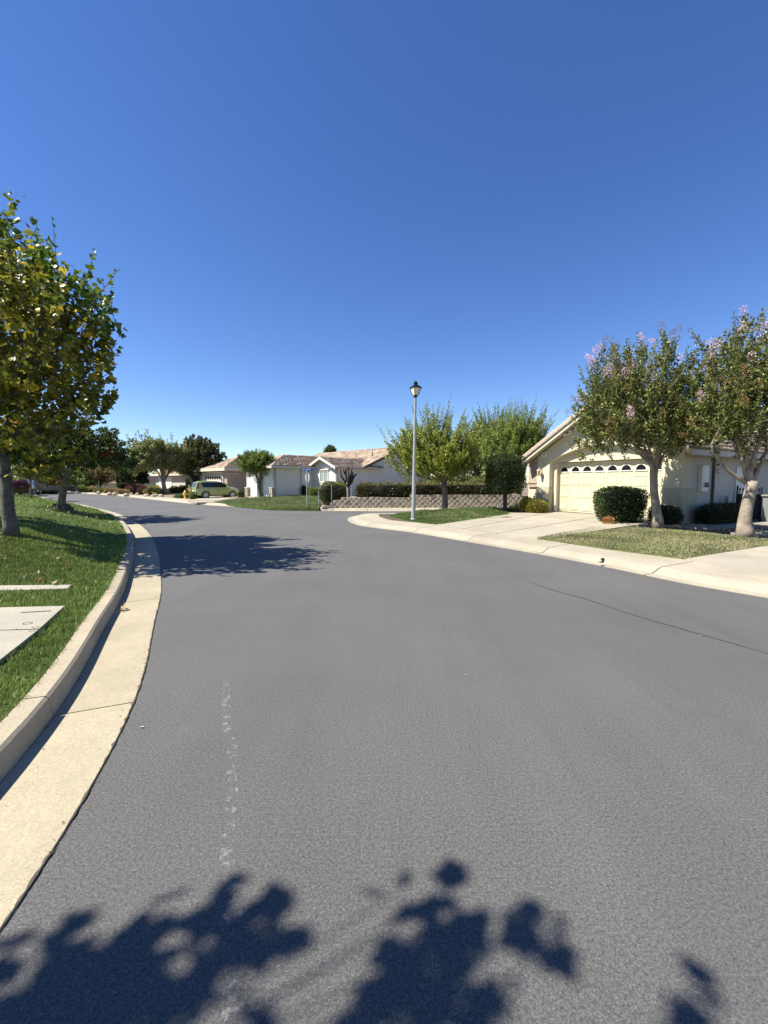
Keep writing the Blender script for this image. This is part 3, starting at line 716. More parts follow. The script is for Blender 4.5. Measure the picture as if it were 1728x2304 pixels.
# plaque, lamp, shutter, flood light
pl = box_obj('house_number_plaque', (-.86, -.56, -.07, -.002, 2.50, 2.70), M['white'], h1, bevel=.008)
cu = bpy.data.curves.new('number', 'FONT'); cu.body = '149'; cu.size = .12; cu.extrude = .003; cu.align_x = 'CENTER'; cu.align_y = 'CENTER'
to = bpy.data.objects.new('house_number_text', cu); C.objects.link(to); dg = bpy.context.evaluated_depsgraph_get()
me = bpy.data.meshes.new_from_object(to.evaluated_get(dg)); bpy.data.objects.remove(to)
o = link('number', me, M['ink'], pl); o.location = (-.71, -.074, 2.60); o.rotation_euler = (math.pi / 2, 0, 0)
lt = empty('wall_lantern', (-.86, -.1, 1.5)); lt.parent = h1
b = MB(); b.box(-.05, .05, .07, .099, .1, .4); b.tube([(0, .08, .3), (0, .02, .52), (0, -.08, .5), (0, -.1, .42)], .012, 6); b.build('bracket', M['trim'], lt)
b = MB(); b.lathe([(.015, .44), (.10, .38), (.105, .37)], 6, 0, -.1); b.build('lamp_cap', M['trim'], lt)
b = MB(); b.lathe([(.085, .369), (.06, .16), (.03, .12)], 6, 0, -.1); b.build('lamp_glass', mat('amber_glass', (.55, .38, .16), .3), lt)
sh = empty('shutter', (-1.70, .06, 1.1)); sh.parent = h1
for i in range(4): MB().prism([(i * .14, 0), (i * .14 + .132, 0), (i * .14 + .132, 1.28 + .09 * math.sin(math.pi * (i + 1) / 4.2)), (i * .14, 1.28 + .09 * math.sin(math.pi * i / 4.2))], 0, .05).build('plank', M['shutter'], sh)
for z in (.18, 1.02): box_obj('batten', (.01, .54, -.04, -.001, z, z + .08), M['shutter'], sh)
fl = empty('flood_light', (.62, -.02, 3.42)); fl.parent = h1
box_obj('base_plate', (-.06, .06, -.02, .019, -.06, .06), M['white'], fl)
for s_ in (-1, 1): MB().tube([(s_ * .03, -.02, 0), (s_ * .12, -.14, .05 * s_), (s_ * .15, -.2, .06 * s_)], [.03, .05, .07], 8).build('spot_head', M['white'], fl)
# services on the shaded side wall
mb_ = box_obj('meter_cabinet', (R1 + .001, R1 + .14, .95, 1.42, 1.0, 1.92), M['white'], h1, bevel=.01)
MB().tube([(R1 + .14, 1.22, 1.24), (R1 + .26, 1.22, 1.24)], [.09, .08], 12).build('electric_meter', M['meter'], mb_)
MB().tube([(R1 + .05, 1.95, 0), (R1 + .05, 1.95, 2.45)], .04, 8).build('downpipe', M['brown'], h1)
gm = MB(); gm.tube([(R1 + .2, 2.7, -.1), (R1 + .2, 2.7, .75), (R1 + .2, 2.62, .82), (R1 + .2, 2.55, .75), (R1 + .2, 2.55, .45)], .03, 6); gm.tube([(R1 + .2, 2.7, .55), (R1 + .2, 2.98, .5)], [.03, .09], 8); gm.tube([(R1 + .2, 2.5, .22), (R1 + .2, 3.1, .22)], .03, 6); gm.box(R1 + .08, R1 + .34, 2.62, 2.95, .0, .22)
gm.tube([(R1 + .2, 2.98, -.1), (R1 + .2, 2.98, .36)], .03, 6); gm.build('gas_meter', M['meter'], h1)
box_obj('side_door', (R1 + .001, R1 + .03, 3.75, 4.6, 0, 1.9), M['white'], h1)

# iron gate and low wall beside it
gt = empty('iron_gate', H1(5.28, 3.5, Z0 - .1), math.atan2(UY, UX), 'dark iron garden gate between the cream house and the low wall', 'gate')
box_obj('frame', (0, .05, -.02, .02, 0, 1.3), M['dark'], gt); box_obj('frame', (.72, .77, -.02, .02, 0, 1.25), M['dark'], gt)
for z in (.1, .95): box_obj('rail', (.05, .72, -.012, .012, z, z + .04), M['dark'], gt)
for i in range(7): MB().lathe([(.014, .0), (.014, 1.12), (.035, 1.16), (.0, 1.24)], 5, .1 + i * .095, 0).build('picket', M['dark'], gt)
box_obj('kick_plate', (.05, .72, .0, .01, .1, .95), M['plastic'], gt)
lw = empty('low_wall', H1(6.08, 3.6, Z0 - .12), math.atan2(UY, UX), 'low wall with a capped ledge at the right edge, coloured grey for its shade', 'wall')
box_obj('wall_body', (0, 4, -.1, .1, 0, .95), M['shadewall'], lw); box_obj('cap', (-.04, 4, -.15, .13, .951, 1.0), M['path'], lw)

# --- generic wall helper for far houses
def wall(parent, a, b_, z0, z1, m, name='wall', th=.2):
    a = Vector((a[0], a[1], 0)); b_ = Vector((b_[0], b_[1], 0)); d = b_ - a; L = d.length; T = Matrix.Translation(a) @ Matrix.Rotation(math.atan2(d.y, d.x), 4, 'Z')
    return box_obj(name, (0, L, 0, th, z0, z1), m, parent, Mx=T), T, L
q7 = .7071
def V2(x, y, z=0): return Vector((x, y, z))
# house with the little gable (middle)
hc = empty('gabled_house', (0, 0, 0), 0, 'low white stucco house with a tan tile roof and small window gable', 'house')
G0 = V2(-12.2, 37.5); G1 = V2(-9.0, 34.3); G2 = V2(-6.3, 37.0); G3 = V2(-3.94, 34.64); G4 = V2(4.75, 43.3)
dF = (G1 - G0).normalized(); dB = V2(q7, q7)
ZF, ZE = .35, 2.95
wall(hc, G0, G1, ZF - .3, ZE, M['stucco_w'], 'garage_wall')
wall(hc, G1, G2, ZF - .3, ZE, M['stucco_w'], 'side_wall')
# bay front with gable
Tb = Matrix.Translation(G2) @ Matrix.Rotation(math.atan2(dF.y, dF.x), 4, 'Z'); BW = (G3 - G2).length; hb = BW / 2
MB().prism([(0, ZF - .3), (BW, ZF - .3), (BW, ZE), (hb, ZE + .39 * hb), (0, ZE)], .0, .2).v
b = MB(); b.prism([(0, ZF - .3), (BW, ZF - .3), (BW, ZE), (hb, ZE + .39 * hb), (0, ZE)], 0, .2); b.v = [tuple(Tb @ Vector(v)) for v in b.v]; b.build('bay_wall', M['stucco_w'], hc)
# long shaded wall with its gable
Tw = Matrix.Translation(G3) @ Matrix.Rotation(math.atan2(q7, q7), 4, 'Z'); WL = (G4 - G3).length; q0 = 2.96; qm = 7.7; zg = ZE + .39 * (qm - q0)
b = MB(); b.prism([(0, ZF - .3), (WL, ZF - .3), (WL, ZE + .05), (qm, zg), (q0, ZE), (0, ZE)], 0, .2); b.v = [tuple(Tw @ Vector(v)) for v in b.v]; b.build('gable_wall', M['stucco_w'], hc)
# closing rear walls
R0_, R1_ = V2(4.75 - 8, 43.3 + 8), V2(-17, 46)
wall(hc, G4, G4 + V2(-8, 8), ZF - .3, ZE, M['stucco_w'], 'rear_wall'); wall(hc, V2(-12.2, 37.5), V2(-12.2 + 7, 37.5 + 7), ZF - .3, ZE, M['stucco_w'], 'far_side_wall')
# garage door
Tg = Matrix.Translation(G0) @ Matrix.Rotation(math.atan2(dF.y, dF.x), 4, 'Z')
gdo = box_obj('garage_door', (.55, 4.0, -.03, -.001, ZF - .1, ZF + 2.1), M['white'], hc, Mx=Tg)
for r in range(4):
    for c in range(8): box_obj('panel', (.6 + c * .425, .97 + c * .425, -.045, -.031, ZF - .05 + r * .54, ZF + .38 + r * .54), M['white'], gdo, Mx=Tg)
for x0 in (-.1, 4.12):
    pb = box_obj('stone_pier', (x0, x0 + .5, -.2, -.002, ZF - .3, ZF + .75), M['stone'], hc, Mx=Tg)
    for r in range(4):
        for c in range(2): box_obj('stone', (x0 + .01 + c * .25, x0 + .235 + c * .25, -.24 - .02 * random.random(), -.201, ZF - .2 + r * .24, ZF + .02 + r * .24), M['stone'], pb, bevel=.02, Mx=Tg)
    box_obj('pier_cap', (x0 - .04, x0 + .54, -.28, -.003, ZF + .76, ZF + .82), M['trim'], hc, Mx=Tg)
window(hc, Tb @ Matrix.Translation((hb - .62, -.01, ZF + .62)), 1.25, 1.62, .07, .1, 1, 1, curtain=True)
b = MB(); b.box(hb - .75, hb + .75, -.1, -.002, ZF + 2.27, ZF + 2.38, Tb); b.build('window_head', M['trim'], hc)
window(hc, Tw @ Matrix.Translation((5.2, -.01, ZF + .75)), .62, 1.1, .07, .1, 0, 1); window(hc, Tw @ Matrix.Translation((11.2, -.01, ZF + .75)), .62, 1.1, .07, .1, 0, 1)
box_obj('gable_vent', (qm - 2.0, qm - 1.75, -.03, -.001, 3.3, 3.5), M['side'], hc, Mx=Tw)
box_obj('downpipe', (2.55, 2.65, -.06, -.001, ZF, ZE), M['side'], hc, Mx=Matrix.Translation(G1) @ Matrix.Rotation(math.pi / 4, 4, 'Z'))
# roofs
def W(T, x, y, z): return T @ Vector((x, y, z))
ov = .45
gw = (G1 - G0).length; gm_ = gw / 2; zr1 = ZE + .39 * (gm_ + ov)
a0 = W(Tg, -ov, -ov, ZE); a1 = W(Tg, gw + ov, -ov, ZE); ra = W(Tg, gm_, gm_, zr1); rb = W(Tg, gm_, 11, zr1)
roof_plane(a0, a1, ra, ra, hc); roof_plane(a1, W(Tg, gw + ov, 9, ZE), rb, ra, hc); roof_plane(W(Tg, -ov, 11, ZE), a0, ra, rb, hc); ridge_caps(ra, rb, hc); ridge_caps(a1, ra, hc); ridge_caps(a0, ra, hc)
for p, q in ((a0, a1), (a1, W(Tg, gw + ov, 4.3, ZE))):
    d = q - p; T = Matrix.Translation(p) @ Matrix.Rotation(math.atan2(d.y, d.x), 4, 'Z'); box_obj('fascia_board', (0, d.length, -.03, 0, -.2, .0), M['trim'], hc, Mx=T)
# bay gable
hov = hb + .45; zb = ZE - .12; zra = zb + .42 * hov
c0 = W(Tb, hb - hov, -ov, zb); c1 = W(Tb, hb + hov, -ov, zb); cr = W(Tb, hb, -ov, zra); crb = W(Tb, hb, 7.5, zra)
roof_plane(c1, W(Tb, hb + hov, 5, zb), crb, cr, hc); roof_plane(W(Tb, hb - hov, 5, zb), c0, cr, crb, hc); ridge_caps(cr, crb, hc)
for (p, q) in ((hb - hov, hb), (hb + hov, hb)):
    b = MB(); b.prism([(p, zb - .16), (p, zb + .03), (q, zra + .03), (q, zra - .16)], -ov - .04, -ov); b.v = [tuple(Tb @ Vector(v)) for v in b.v]; b.build('rake_board', M['white'], hc)
for x_ in (.12, hb, BW - .12):
    z_ = zb - .05 + .42 * (hov - abs(x_ - hb)); box_obj('bracket', (x_ - .05, x_ + .05, -ov + .01, -.001, z_ - .22, z_ - .1), M['white'], hc, Mx=Tb)
# main roof over the shaded gable wall: ridge runs back from the gable
m_e = q0 - .3; zme = ZE + .0
r0 = W(Tw, qm, -.5, zg + .12); r1 = W(Tw, qm, 13, zg + .12); e0 = W(Tw, m_e, -.5, ZE); e1 = W(Tw, m_e, 13, ZE); f0 = W(Tw, qm + (qm - m_e), -.5, ZE); f1 = W(Tw, qm + (qm - m_e), 13, ZE)
roof_plane(e1, e0, r0, r1, hc); roof_plane(f0, f1, r1, r0, hc); ridge_caps(r0, r1, hc)
for (p, q) in ((m_e, qm), (qm + (qm - m_e), qm)):
    b = MB(); b.prism([(p, ZE - .2), (p, ZE - .0), (q, zg + .12), (q, zg - .08)], -.55, -.5); b.v = [tuple(Tw @ Vector(v)) for v in b.v]; b.build('rake_board', M['brown'], hc)
box_obj('eave_board', (-.3, 4.2, -.5, -.002, ZE - .17, ZE - .02), M['side'], hc, Mx=Tw)
for (x_, y_, hh) in ((800, 41.5, .5), (838, 40.5, .45), (784, 41, .3), (838, 39.5, .35)):
    x0 = (x_ - CX) / F * y_; s_ = (Vector((x0, y_, 0)) - G3); 
    along = (s_.x + s_.y) * q7; depth = (-s_.x + s_.y) * q7; zz = ZE + .39 * (qm - q0) - abs(along - qm) * .40
    MB().lathe([(.05, zz - .1), (.05, zz + hh), (.08, zz + hh + .02), (.08, zz + hh + .08)], 8, x0, y_).build('roof_vent', M['brown'] if hh < .4 else M['side'], hc)

# --- taupe house with the car in front
ht = empty('taupe_house', (0, 0, 0), 0, 'taupe stucco house with a hipped tan roof behind the green car', 'house')
T0 = V2(-21.9, 49.8); T1 = V2(-17.0, 45.4); dT = (T1 - T0).normalized(); TT = Matrix.Translation(T0) @ Matrix.Rotation(math.atan2(dT.y, dT.x), 4, 'Z'); TW = (T1 - T0).length
ZT = 3.15
b = MB(); b.box(0, TW, 0, 9, 0, ZT, TT); b.build('wall', M['stucco_t'], ht)
gdt = box_obj('garage_door', (1.3, 5.4, -.03, -.001, .3, 2.35), M['white'], ht, Mx=TT)
for c in range(7):
    box_obj('door_window', (1.5 + c * .55, 1.9 + c * .55, -.04, -.031, 1.9, 2.28), M['glass'], gdt, Mx=TT)
for (x0, x1, z0, z1, m) in ((.95, 1.25, 0, 2.5, 'trim'), (5.45, 5.9, 0, 2.5, 'trim'), (.7, 5.9, 2.56, 2.72, 'trim')): box_obj('door_trim', (x0, x1, -.12, -.002, z0, z1), M[m], ht, Mx=TT)
box_obj('wall_lamp', (5.6, 5.72, -.2, -.122, 1.7, 2.1), M['plastic'], ht, Mx=TT)
box_obj('side_niche', (TW - .0 + .001, TW + .03, 1.8, 2.9, 1.0, 2.35), M['stucco_t'], ht, Mx=TT); box_obj('string_course', (TW + .001, TW + .06, 0, 1.4, 2.5, 2.6), M['trim'], ht, Mx=TT)
o_ = .5; pk = TW / 2; zr = ZT + .4 * (pk + o_)
p0 = W(TT, -o_, -o_, ZT); p1 = W(TT, TW + o_, -o_, ZT); p2 = W(TT, TW + o_, 9 + o_, ZT); p3 = W(TT, -o_, 9 + o_, ZT); ka = W(TT, pk, pk, zr); kb = W(TT, pk, 9 - pk + 1, zr)
roof_plane(p0, p1, ka, ka, ht); roof_plane(p1, p2, kb, ka, ht); roof_plane(p3, p0, ka, kb, ht); roof_plane(p2, p3, kb, kb, ht)
for p, q in ((p0, ka), (p1, ka), (ka, kb)): ridge_caps(p, q, ht)
for p, q in ((p0, p1), (p1, p2)):
    d = q - p; T = Matrix.Translation(p) @ Matrix.Rotation(math.atan2(d.y, d.x), 4, 'Z'); box_obj('fascia_board', (0, d.length, -.04, 0, -.32, .0), M['trim'], ht, Mx=T)

def simple_house(label, x, y, rot, w, d, z0, zw, pitch, m, hip=True, win=(), door=None, cols=TILE_COLS):
    h = empty('distant_house', (x, y, 0), rot, label, 'house')
    MB().box(0, w, 0, d, z0, zw).build('wall', M[m], h); o = .5; r = min(w, d) / 2 + o; zr = zw + pitch * r
    a, b_, c, e = Vector((-o, -o, zw)), Vector((w + o, -o, zw)), Vector((w + o, d + o, zw)), Vector((-o, d + o, zw))
    hi = r if hip else 0
    if w >= d: k0, k1 = Vector((-o + hi, d / 2, zr)), Vector((w + o - hi, d / 2, zr)); roof_plane(a, b_, k1, k0, h, .5, .45, cols); roof_plane(c, e, k0, k1, h, .5, .45, cols); roof_plane(b_, c, k1, k1, h, .5, .45, cols) if hip else None; roof_plane(e, a, k0, k0, h, .5, .45, cols) if hip else None
    else: k0, k1 = Vector((w / 2, -o + hi, zr)), Vector((w / 2, d + o - hi, zr)); roof_plane(b_, c, k1, k0, h, .5, .45, cols); roof_plane(e, a, k0, k1, h, .5, .45, cols); roof_plane(a, b_, k0, k0, h, .5, .45, cols) if hip else None; roof_plane(c, e, k1, k1, h, .5, .45, cols) if hip else None
    box_obj('fascia_board', (-o, w + o, -o - .04, -o, zw - .25, zw), M['trim'], h)
    for (x0, x1, za, zb_) in win:
        f = box_obj('window', (x0, x1, -.06, -.001, za, zb_), M['trim'], h); box_obj('pane', (x0 + .1, x1 - .1, -.07, -.061, za + .1, zb_ - .1), M['glass'], f)
    if door:
        f = box_obj('garage_door', (door[0], door[1], -.05, -.001, z0, door[2]), M['white'], h)
        for r_ in range(4): box_obj('panel', (door[0] + .1, door[1] - .1, -.07, -.051, z0 + .1 + r_ * (door[2] - z0) / 4, z0 + (r_ + 1) * (door[2] - z0) / 4 - .04), M['white'], f)
    return h
PINK = [(.50, .38, .31, 3), (.44, .32, .26, 2), (.56, .44, .37, 2)]
BRN = [(.24, .15, .12, 3), (.28, .18, .14, 2)]
def sx(px, Y): return (px - CX) / F * Y
simple_house('pale house with a pinkish tile roof glimpsed between the locust trees', sx(985, 60), 60, .25, 13, 9, 0, 1.75, .42, 'stucco_w', win=((1, 2, .6, 1.4),), cols=PINK)
simple_house('white and taupe house behind the silvery tree and the garden bed', sx(352, 58), 58, -.65, 13, 8, .1, 2.7, .36, 'side', win=((8, 9.5, 1, 2.2),), door=(1.0, 4.6, 2.3))
simple_house('small brown hip roofed house behind the dark dome topiary', sx(245, 80), 78, -.2, 9, 8, 0, 1.7, .42, 'side', cols=BRN)
simple_house('distant cream house with garage across the road end on the left', sx(80, 82), 82, -.1, 11, 8, 0, 1.9, .22, 'stucco_w', win=((1.2, 2.6, .6, 1.5), (3.4, 4.8, .6, 1.5)), door=(6.2, 10.2, 1.6), cols=[(.62, .5, .44, 1)])
simple_house('shaded house behind the trees at the far left edge', sx(-60, 62), 62, -.3, 9, 8, 0, 2.9, .4, 'stucco_t', win=((1, 2.4, 1, 2.2), (6, 7.4, 1, 2.2)))
# ------------------------------------------------------------------ trees, hedges, shrubs
def lump(dirs, seed, amp=.22):
    r = np.random.default_rng(seed); v = np.zeros(len(dirs))
    for _ in range(5):
        a = unit(r.normal(size=3)); v += np.sin(dirs @ a * r.uniform(2.5, 5.5) + r.random() * 6.28) * amp / 2
    return 1 + v
def shoots(center, rad, n, L, seed, origin, up=.3, inner=.35, amp=.22, cut=None, down=-1.0, spiky=0):
    """tips spread through an uneven ellipsoid; returns tips (n,3), directions, lengths"""
    d = sph(n * 3); d = d[d[:, 2] > down][:n]; n = len(d)
    r = (inner + (1 - inner) * rng.random(n) ** .45) * lump(d, seed, amp)
    c = np.array(center, float); rad = np.array(rad, float)
    tip = c + d * rad * r[:, None]
    dirn = unit(unit(tip - np.array(origin)) + np.array([0, 0, up]) + .35 * rng.normal(size=(n, 3)))
    ln = L * (.6 + .8 * rng.random(n))
    if spiky:
        k = (rng.random(n) < spiky) & (d[:, 2] > .05) & (r > .75); ln[k] *= 1.9; tip[k] += dirn[k] * (ln[k] * .6)[:, None]
    return tip, dirn, ln
def leaves_on(tip, dirn, ln, per, size, side=.9, jit=.35):
    n = len(tip); T = np.repeat(tip, per, 0); D = np.repeat(dirn, per, 0); Ln = np.repeat(ln, per)
    u = np.tile((np.arange(per) + .5) / per, n) + rng.normal(size=n * per) * .03
    perp = unit(np.cross(D, sph(n * per))); P = T - D * (Ln * (1 - u))[:, None] + perp * .012
    LD = unit(perp * side + D * (.45 + .5 * u[:, None]) + jit * rng.normal(size=P.shape) * .5 + np.array([0, 0, -.1]))
    S = size * (.65 + .7 * rng.random(len(P))) * (1 - .35 * np.clip(u, 0, 1) ** 3)
    return P, LD, S, n
def bent(a, b, sag=.1, n=5, seed=0):
    a, b = Vector(a), Vector(b); r = random.Random(seed); L = (b - a).length; out = []
    off = Vector((r.uniform(-1, 1), r.uniform(-1, 1), r.uniform(-.4, .6))) * L * sag
    for i in range(n): t = i / (n - 1); out.append(a.lerp(b, t) + off * math.sin(math.pi * t) + Vector((r.uniform(-1, 1), r.uniform(-1, 1), r.uniform(-1, 1))) * L * .02 * (0 < i < n - 1))
    return out
def make_tree(name, label, base, fork, tr, center, rad, n, per, L, size, pal, bark, tmpl=OVAL, group=None, cat='tree', seed=1, up=.3, limbs=6, inner=.3, amp=.22, spiky=0, lean=(0, 0), flare=1.5, down=-.75, bright=.35, parts=None, nrm_up=.6, burl=None, twig=True, limb_to=None, limb_r=.5, colfn=None, dens=1.7, wands=None):
    base = Vector(base); root = empty(name, base, 0, label, cat, group)
    O = np.array(base)
    f = Vector(fork) - base
    b = MB(); pts = [Vector((0, 0, -.06)), Vector((0, 0, .1)) + f * .06] + [f * t + Vector((math.sin(seed + t * 4) * .02, math.cos(seed * 2 + t * 3) * .02, 0)) * f.length for t in (.3, .6, .85, 1.0)]
    b.tube(pts, [tr * flare * 1.15, tr * flare, tr * 1.08, tr * .95, tr * .93, tr * .98], 12, .07); b.build('trunk', bark, root, smooth=True)
    C_ = np.array(center) - O; org = np.array(f)
    if not parts: per = int(per * dens); size = size * 1.25; n = int(n * 1.25)
    tip, dirn, ln = shoots(C_, rad, n, L, seed, org, up, inner, amp, down=down, spiky=spiky)
    r = random.Random(seed * 13)
    ends = []
    for i in range(limbs):
        if limb_to: e = Vector(limb_to[i]) - base
        else:
            th = 2 * math.pi * (i + r.random() * .7) / limbs; k = r.uniform(.35, .75); e = Vector((C_[0] + rad[0] * k * math.cos(th), C_[1] + rad[1] * k * math.sin(th), C_[2] + rad[2] * r.uniform(-.15, .55)))
        st_ = f * r.uniform(.88, .98); bp = bent(st_, e, .1, 6, seed * 7 + i); lr = tr * limb_r * r.uniform(.8, 1.15)
        bb = MB(); bb.tube(bp, [lr, lr * .85, lr * .68, lr * .5, lr * .35, lr * .18], 8, .06); bb.build('limb', bark, root, smooth=True); ends.append(bp)
    if twig:
        bb = MB(); allp = np.array([tuple(p) for q in ends for p in q[2:]])
        step = max(1, len(tip) // 110)
        for i in range(0, len(tip), step):
            a = allp[np.argmin(((allp - tip[i]) ** 2).sum(1) + (allp[:, 2] > tip[i, 2]) * .3)]; m_ = tip[i] - dirn[i] * ln[i]
            bb.tube([a, (a + m_) / 2 + rng.normal(size=3) * .05, m_, tip[i]], [tr * .09 + .006, tr * .06 + .005, .007, .004], 4)
        bb.build('twigs', bark, root, kind='stuff')
    P, LD, S, m_ = leaves_on(tip, dirn, ln, per, size)
    if wands:     # long upswept shoots standing out of the crown
        nw, lw_, pw_ = wands; th = rng.random(nw) * 6.28; el = rng.uniform(.25, 1.45, nw); u_ = np.stack([np.cos(th) * np.cos(el), np.sin(th) * np.cos(el), np.sin(el)], 1)
        w0 = C_ + u_ * np.array(rad) * .8; wd_ = unit(u_ * np.array([.75, .75, .5]) + np.array([0, 0, .75]) + .12 * rng.normal(size=u_.shape)); wl_ = lw_ * (.6 + .6 * rng.random(nw))
        P2, LD2, S2, _ = leaves_on(w0 + wd_ * wl_[:, None], wd_, wl_, pw_, size, .8); taper_ = np.tile(np.linspace(1.15, .55, pw_), nw)
        P = np.concatenate([P, P2]); LD = np.concatenate([LD, LD2]); S = np.concatenate([S, S2 * taper_]); wb = MB()
        for i in range(nw): wb.tube([w0[i] - wd_[i] * .3, w0[i], w0[i] + wd_[i] * wl_[i] * .95], [.016, .012, .004], 4)
        wb.build('shoots', bark, root, kind='stuff')
    t = palette(len(P), pal, .25); t[:m_ * per] *= np.repeat(.8 + .5 * rng.random(m_), per)[:, None]
    if colfn is not None: t = colfn(P, t)
    if parts:     # the leaves that show largest (nearest the camera) are objects of their own
        Wp = P + O; dist = np.linalg.norm(Wp - np.array([0, 0, EYE]), axis=1) - 1.2 * S * 10
        vis = (np.abs(Wp[:, 0] / Wp[:, 1]) < .92); dist[~vis] += 100
        o_ = np.argsort(dist); big, rest = o_[:parts], o_[parts:]
        leaves('foliage', P[rest], LD[rest], S[rest], t[rest], tmpl, M['leaf'], root, 'stuff', nrm_up)
        T_, faces = tmpl; X_, Y_, Z_ = leaf_frames(P[big], LD[big], nrm_up); mesh_by = []
        for c in range(12):
            V = T_[None, :, :].copy(); o = big_mesh('leaf', V, faces, len(T_), palette(1, pal, .2) * LEAFK, M['leaf'], None); mesh_by.append(o.data); bpy.data.objects.remove(o)
        for j, q in enumerate(big):
            o = link('leaf', mesh_by[j % 12], None, root); s_ = S[q]
            Mx = Matrix(((X_[j][0], Y_[j][0], Z_[j][0], 0), (X_[j][1], Y_[j][1], Z_[j][1], 0), (X_[j][2], Y_[j][2], Z_[j][2], 0), (0, 0, 0, 1)))
            o.matrix_basis = Matrix.Translation(P[q]) @ Mx @ Matrix.Scale(s_, 4)
    else: leaves('foliage', P, LD, S, t, tmpl, M['leaf'], root, 'stuff', nrm_up)
    return root, C_, tip, dirn
MAPLE_P = [(.10, .115, .02, 4), (.075, .10, .018, 3), (.16, .165, .028, 2.6), (.30, .265, .04, 1.1), (.40, .33, .045, .45), (.15, .10, .03, .25)]
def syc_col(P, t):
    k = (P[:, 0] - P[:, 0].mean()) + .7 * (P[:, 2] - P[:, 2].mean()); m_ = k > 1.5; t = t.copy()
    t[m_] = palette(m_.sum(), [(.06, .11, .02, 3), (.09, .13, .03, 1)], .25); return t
# sycamore with yellowing leaves on the left
S1 = 8.0
bx = at(26, 1196, .64); bx = Vector((bx.x, bx.y, 0)); zz = gL(bx.x, bx.y); bx.z = zz
make_tree('sycamore_tree', 'sycamore with yellowing green leaves and a leaning pale trunk at the left edge', bx, bx + Vector((-.14, 0, 1.62)), .10, (bx.x + .42, bx.y + .1, 4.25), (1.8, 1.75, 2.3), 660, 12, .5, .118, MAPLE_P, M['bark_syc'], MAPLE, 'sycamores on the verge', seed=5, up=.75, limbs=7, parts=290, spiky=.22, inner=.15, amp=.16, down=-.97, wands=(12, .8, 13), colfn=syc_col, flare=1.25, limb_r=.55,
          limb_to=[(bx.x + .75, bx.y, 3.6), (bx.x + 1.0, bx.y - .3, 4.4), (bx.x - .7, bx.y, 3.7), (bx.x + .2, bx.y + .6, 5.2), (bx.x + .1, bx.y - .6, 5.0), (bx.x + 1.1, bx.y + .5, 3.6), (bx.x - .5, bx.y + .5, 4.9)])
x2, y2 = -10.7, 9.6
make_tree('sycamore_tree', 'taller sycamore cut off by the left edge of the view', (x2, y2, gL(x2, y2)), (x2, y2, gL(x2, y2) + 1.9), .15, (x2 + .35, y2, 5.4), (1.85, 1.8, 3.1), 420, 10, .6, .145, MAPLE_P[:4], M['bark_syc'], MAPLE, 'sycamores on the verge', seed=8, up=.9, limbs=6, spiky=.3, inner=.15, wands=(22, 1.3, 20), colfn=None)
# sycamore behind the photographer whose crown shades the asphalt in the foreground
SH = Vector((-SD.x, -SD.y)) / SD.z
def back(px, py, h): p = at(px, py, 0); return (p.x - SH.x * h, p.y - SH.y * h, h)
tb = (-6.4, -1.9, gL(-6.4, -1.9) if True else .2); root = empty('sycamore_tree', tb, 0, 'sycamore beside the camera whose crown casts the leafy shadow in the foreground', 'tree', 'sycamores on the verge')
O = np.array(tb); MB().tube([(0, 0, -.1), (.02, 0, .2), (.08, .05, 1.1), (.05, .1, 2.1)], [.2, .16, .145, .14], 12, .06).build('trunk', M['bark_syc'], root, smooth=True)
blobs = [(40, 2300, 4.4, .26), (150, 2250, 4.5, .20), (250, 2200, 4.5, .15), (330, 2150, 4.6, .13), (270, 2290, 4.5, .18), (420, 2130, 4.6, .11), (500, 2090, 4.6, .09), (560, 2130, 4.5, .09), (600, 2070, 4.6, .05), (520, 1990, 4.7, .045), (665, 2060, 4.6, .05), (360, 2040, 4.8, .05), (180, 2110, 4.8, .07), (30, 2120, 4.7, .05), (430, 2220, 4.5, .10), (380, 2290, 4.5, .10), (600, 2270, 4.5, .04),
         (890, 2010, 4.6, .045), (950, 2060, 4.5, .09), (1030, 1985, 4.8, .04), (1050, 2110, 4.5, .10), (940, 2150, 4.4, .10), (1150, 2045, 4.7, .045), (1230, 2080, 4.7, .045), (1250, 2130, 4.6, .06), (990, 2230, 4.4, .09), (860, 2250, 4.4, .11), (1120, 2280, 4.5, .08), (900, 2310, 4.4, .12), (1040, 2310, 4.4, .12), (1560, 2225, 4.9, .03), (1600, 2285, 4.9, .03)]
PP = []; bb = MB(); hub = Vector((.05, .1, 2.1))
for (px, py, h, r_) in blobs:
    c = np.array(back(px, py, h)); m_ = max(2, int(17 * (r_ / .16) ** 1.8)); PP.append(c + sph(m_) * r_ * .85 * rng.random((m_, 1)) ** .4 * np.array([.85, .85, 1.6]))
    e = Vector(c - O); bb.tube(bent(hub, e, .05, 6, int(px)), [.02, .014, .010, .007, .005, .003], 5)
# the rest of the crown, further back over the verge
d_ = sph(240); d_ = d_[:200]; cc = np.array([-6.1, -2.6, 5.3]); big = cc + d_ * np.array([1.9, 1.55, 2.0]) * (.3 + .7 * rng.random((200, 1)) ** .5)
for i in range(0, 200, 14): bb.tube(bent(hub, Vector(big[i] - O), .08, 6, i), [.05, .04, .028, .018, .01, .004], 5)
bb.build('limbs', M['bark_syc'], root, smooth=True)
PP.append(np.repeat(big, 9, 0) + rng.normal(size=(1800, 3)) * .16)
PP = np.concatenate(PP) - O; LDr = unit(rng.normal(size=PP.shape) + np.array([0, 0, -.5]))
leaves('foliage', PP, LDr, .125 * (.7 + .5 * rng.random(len(PP))), palette(len(PP), MAPLE_P), MAPLE, M['leaf'], root, 'stuff', .9)

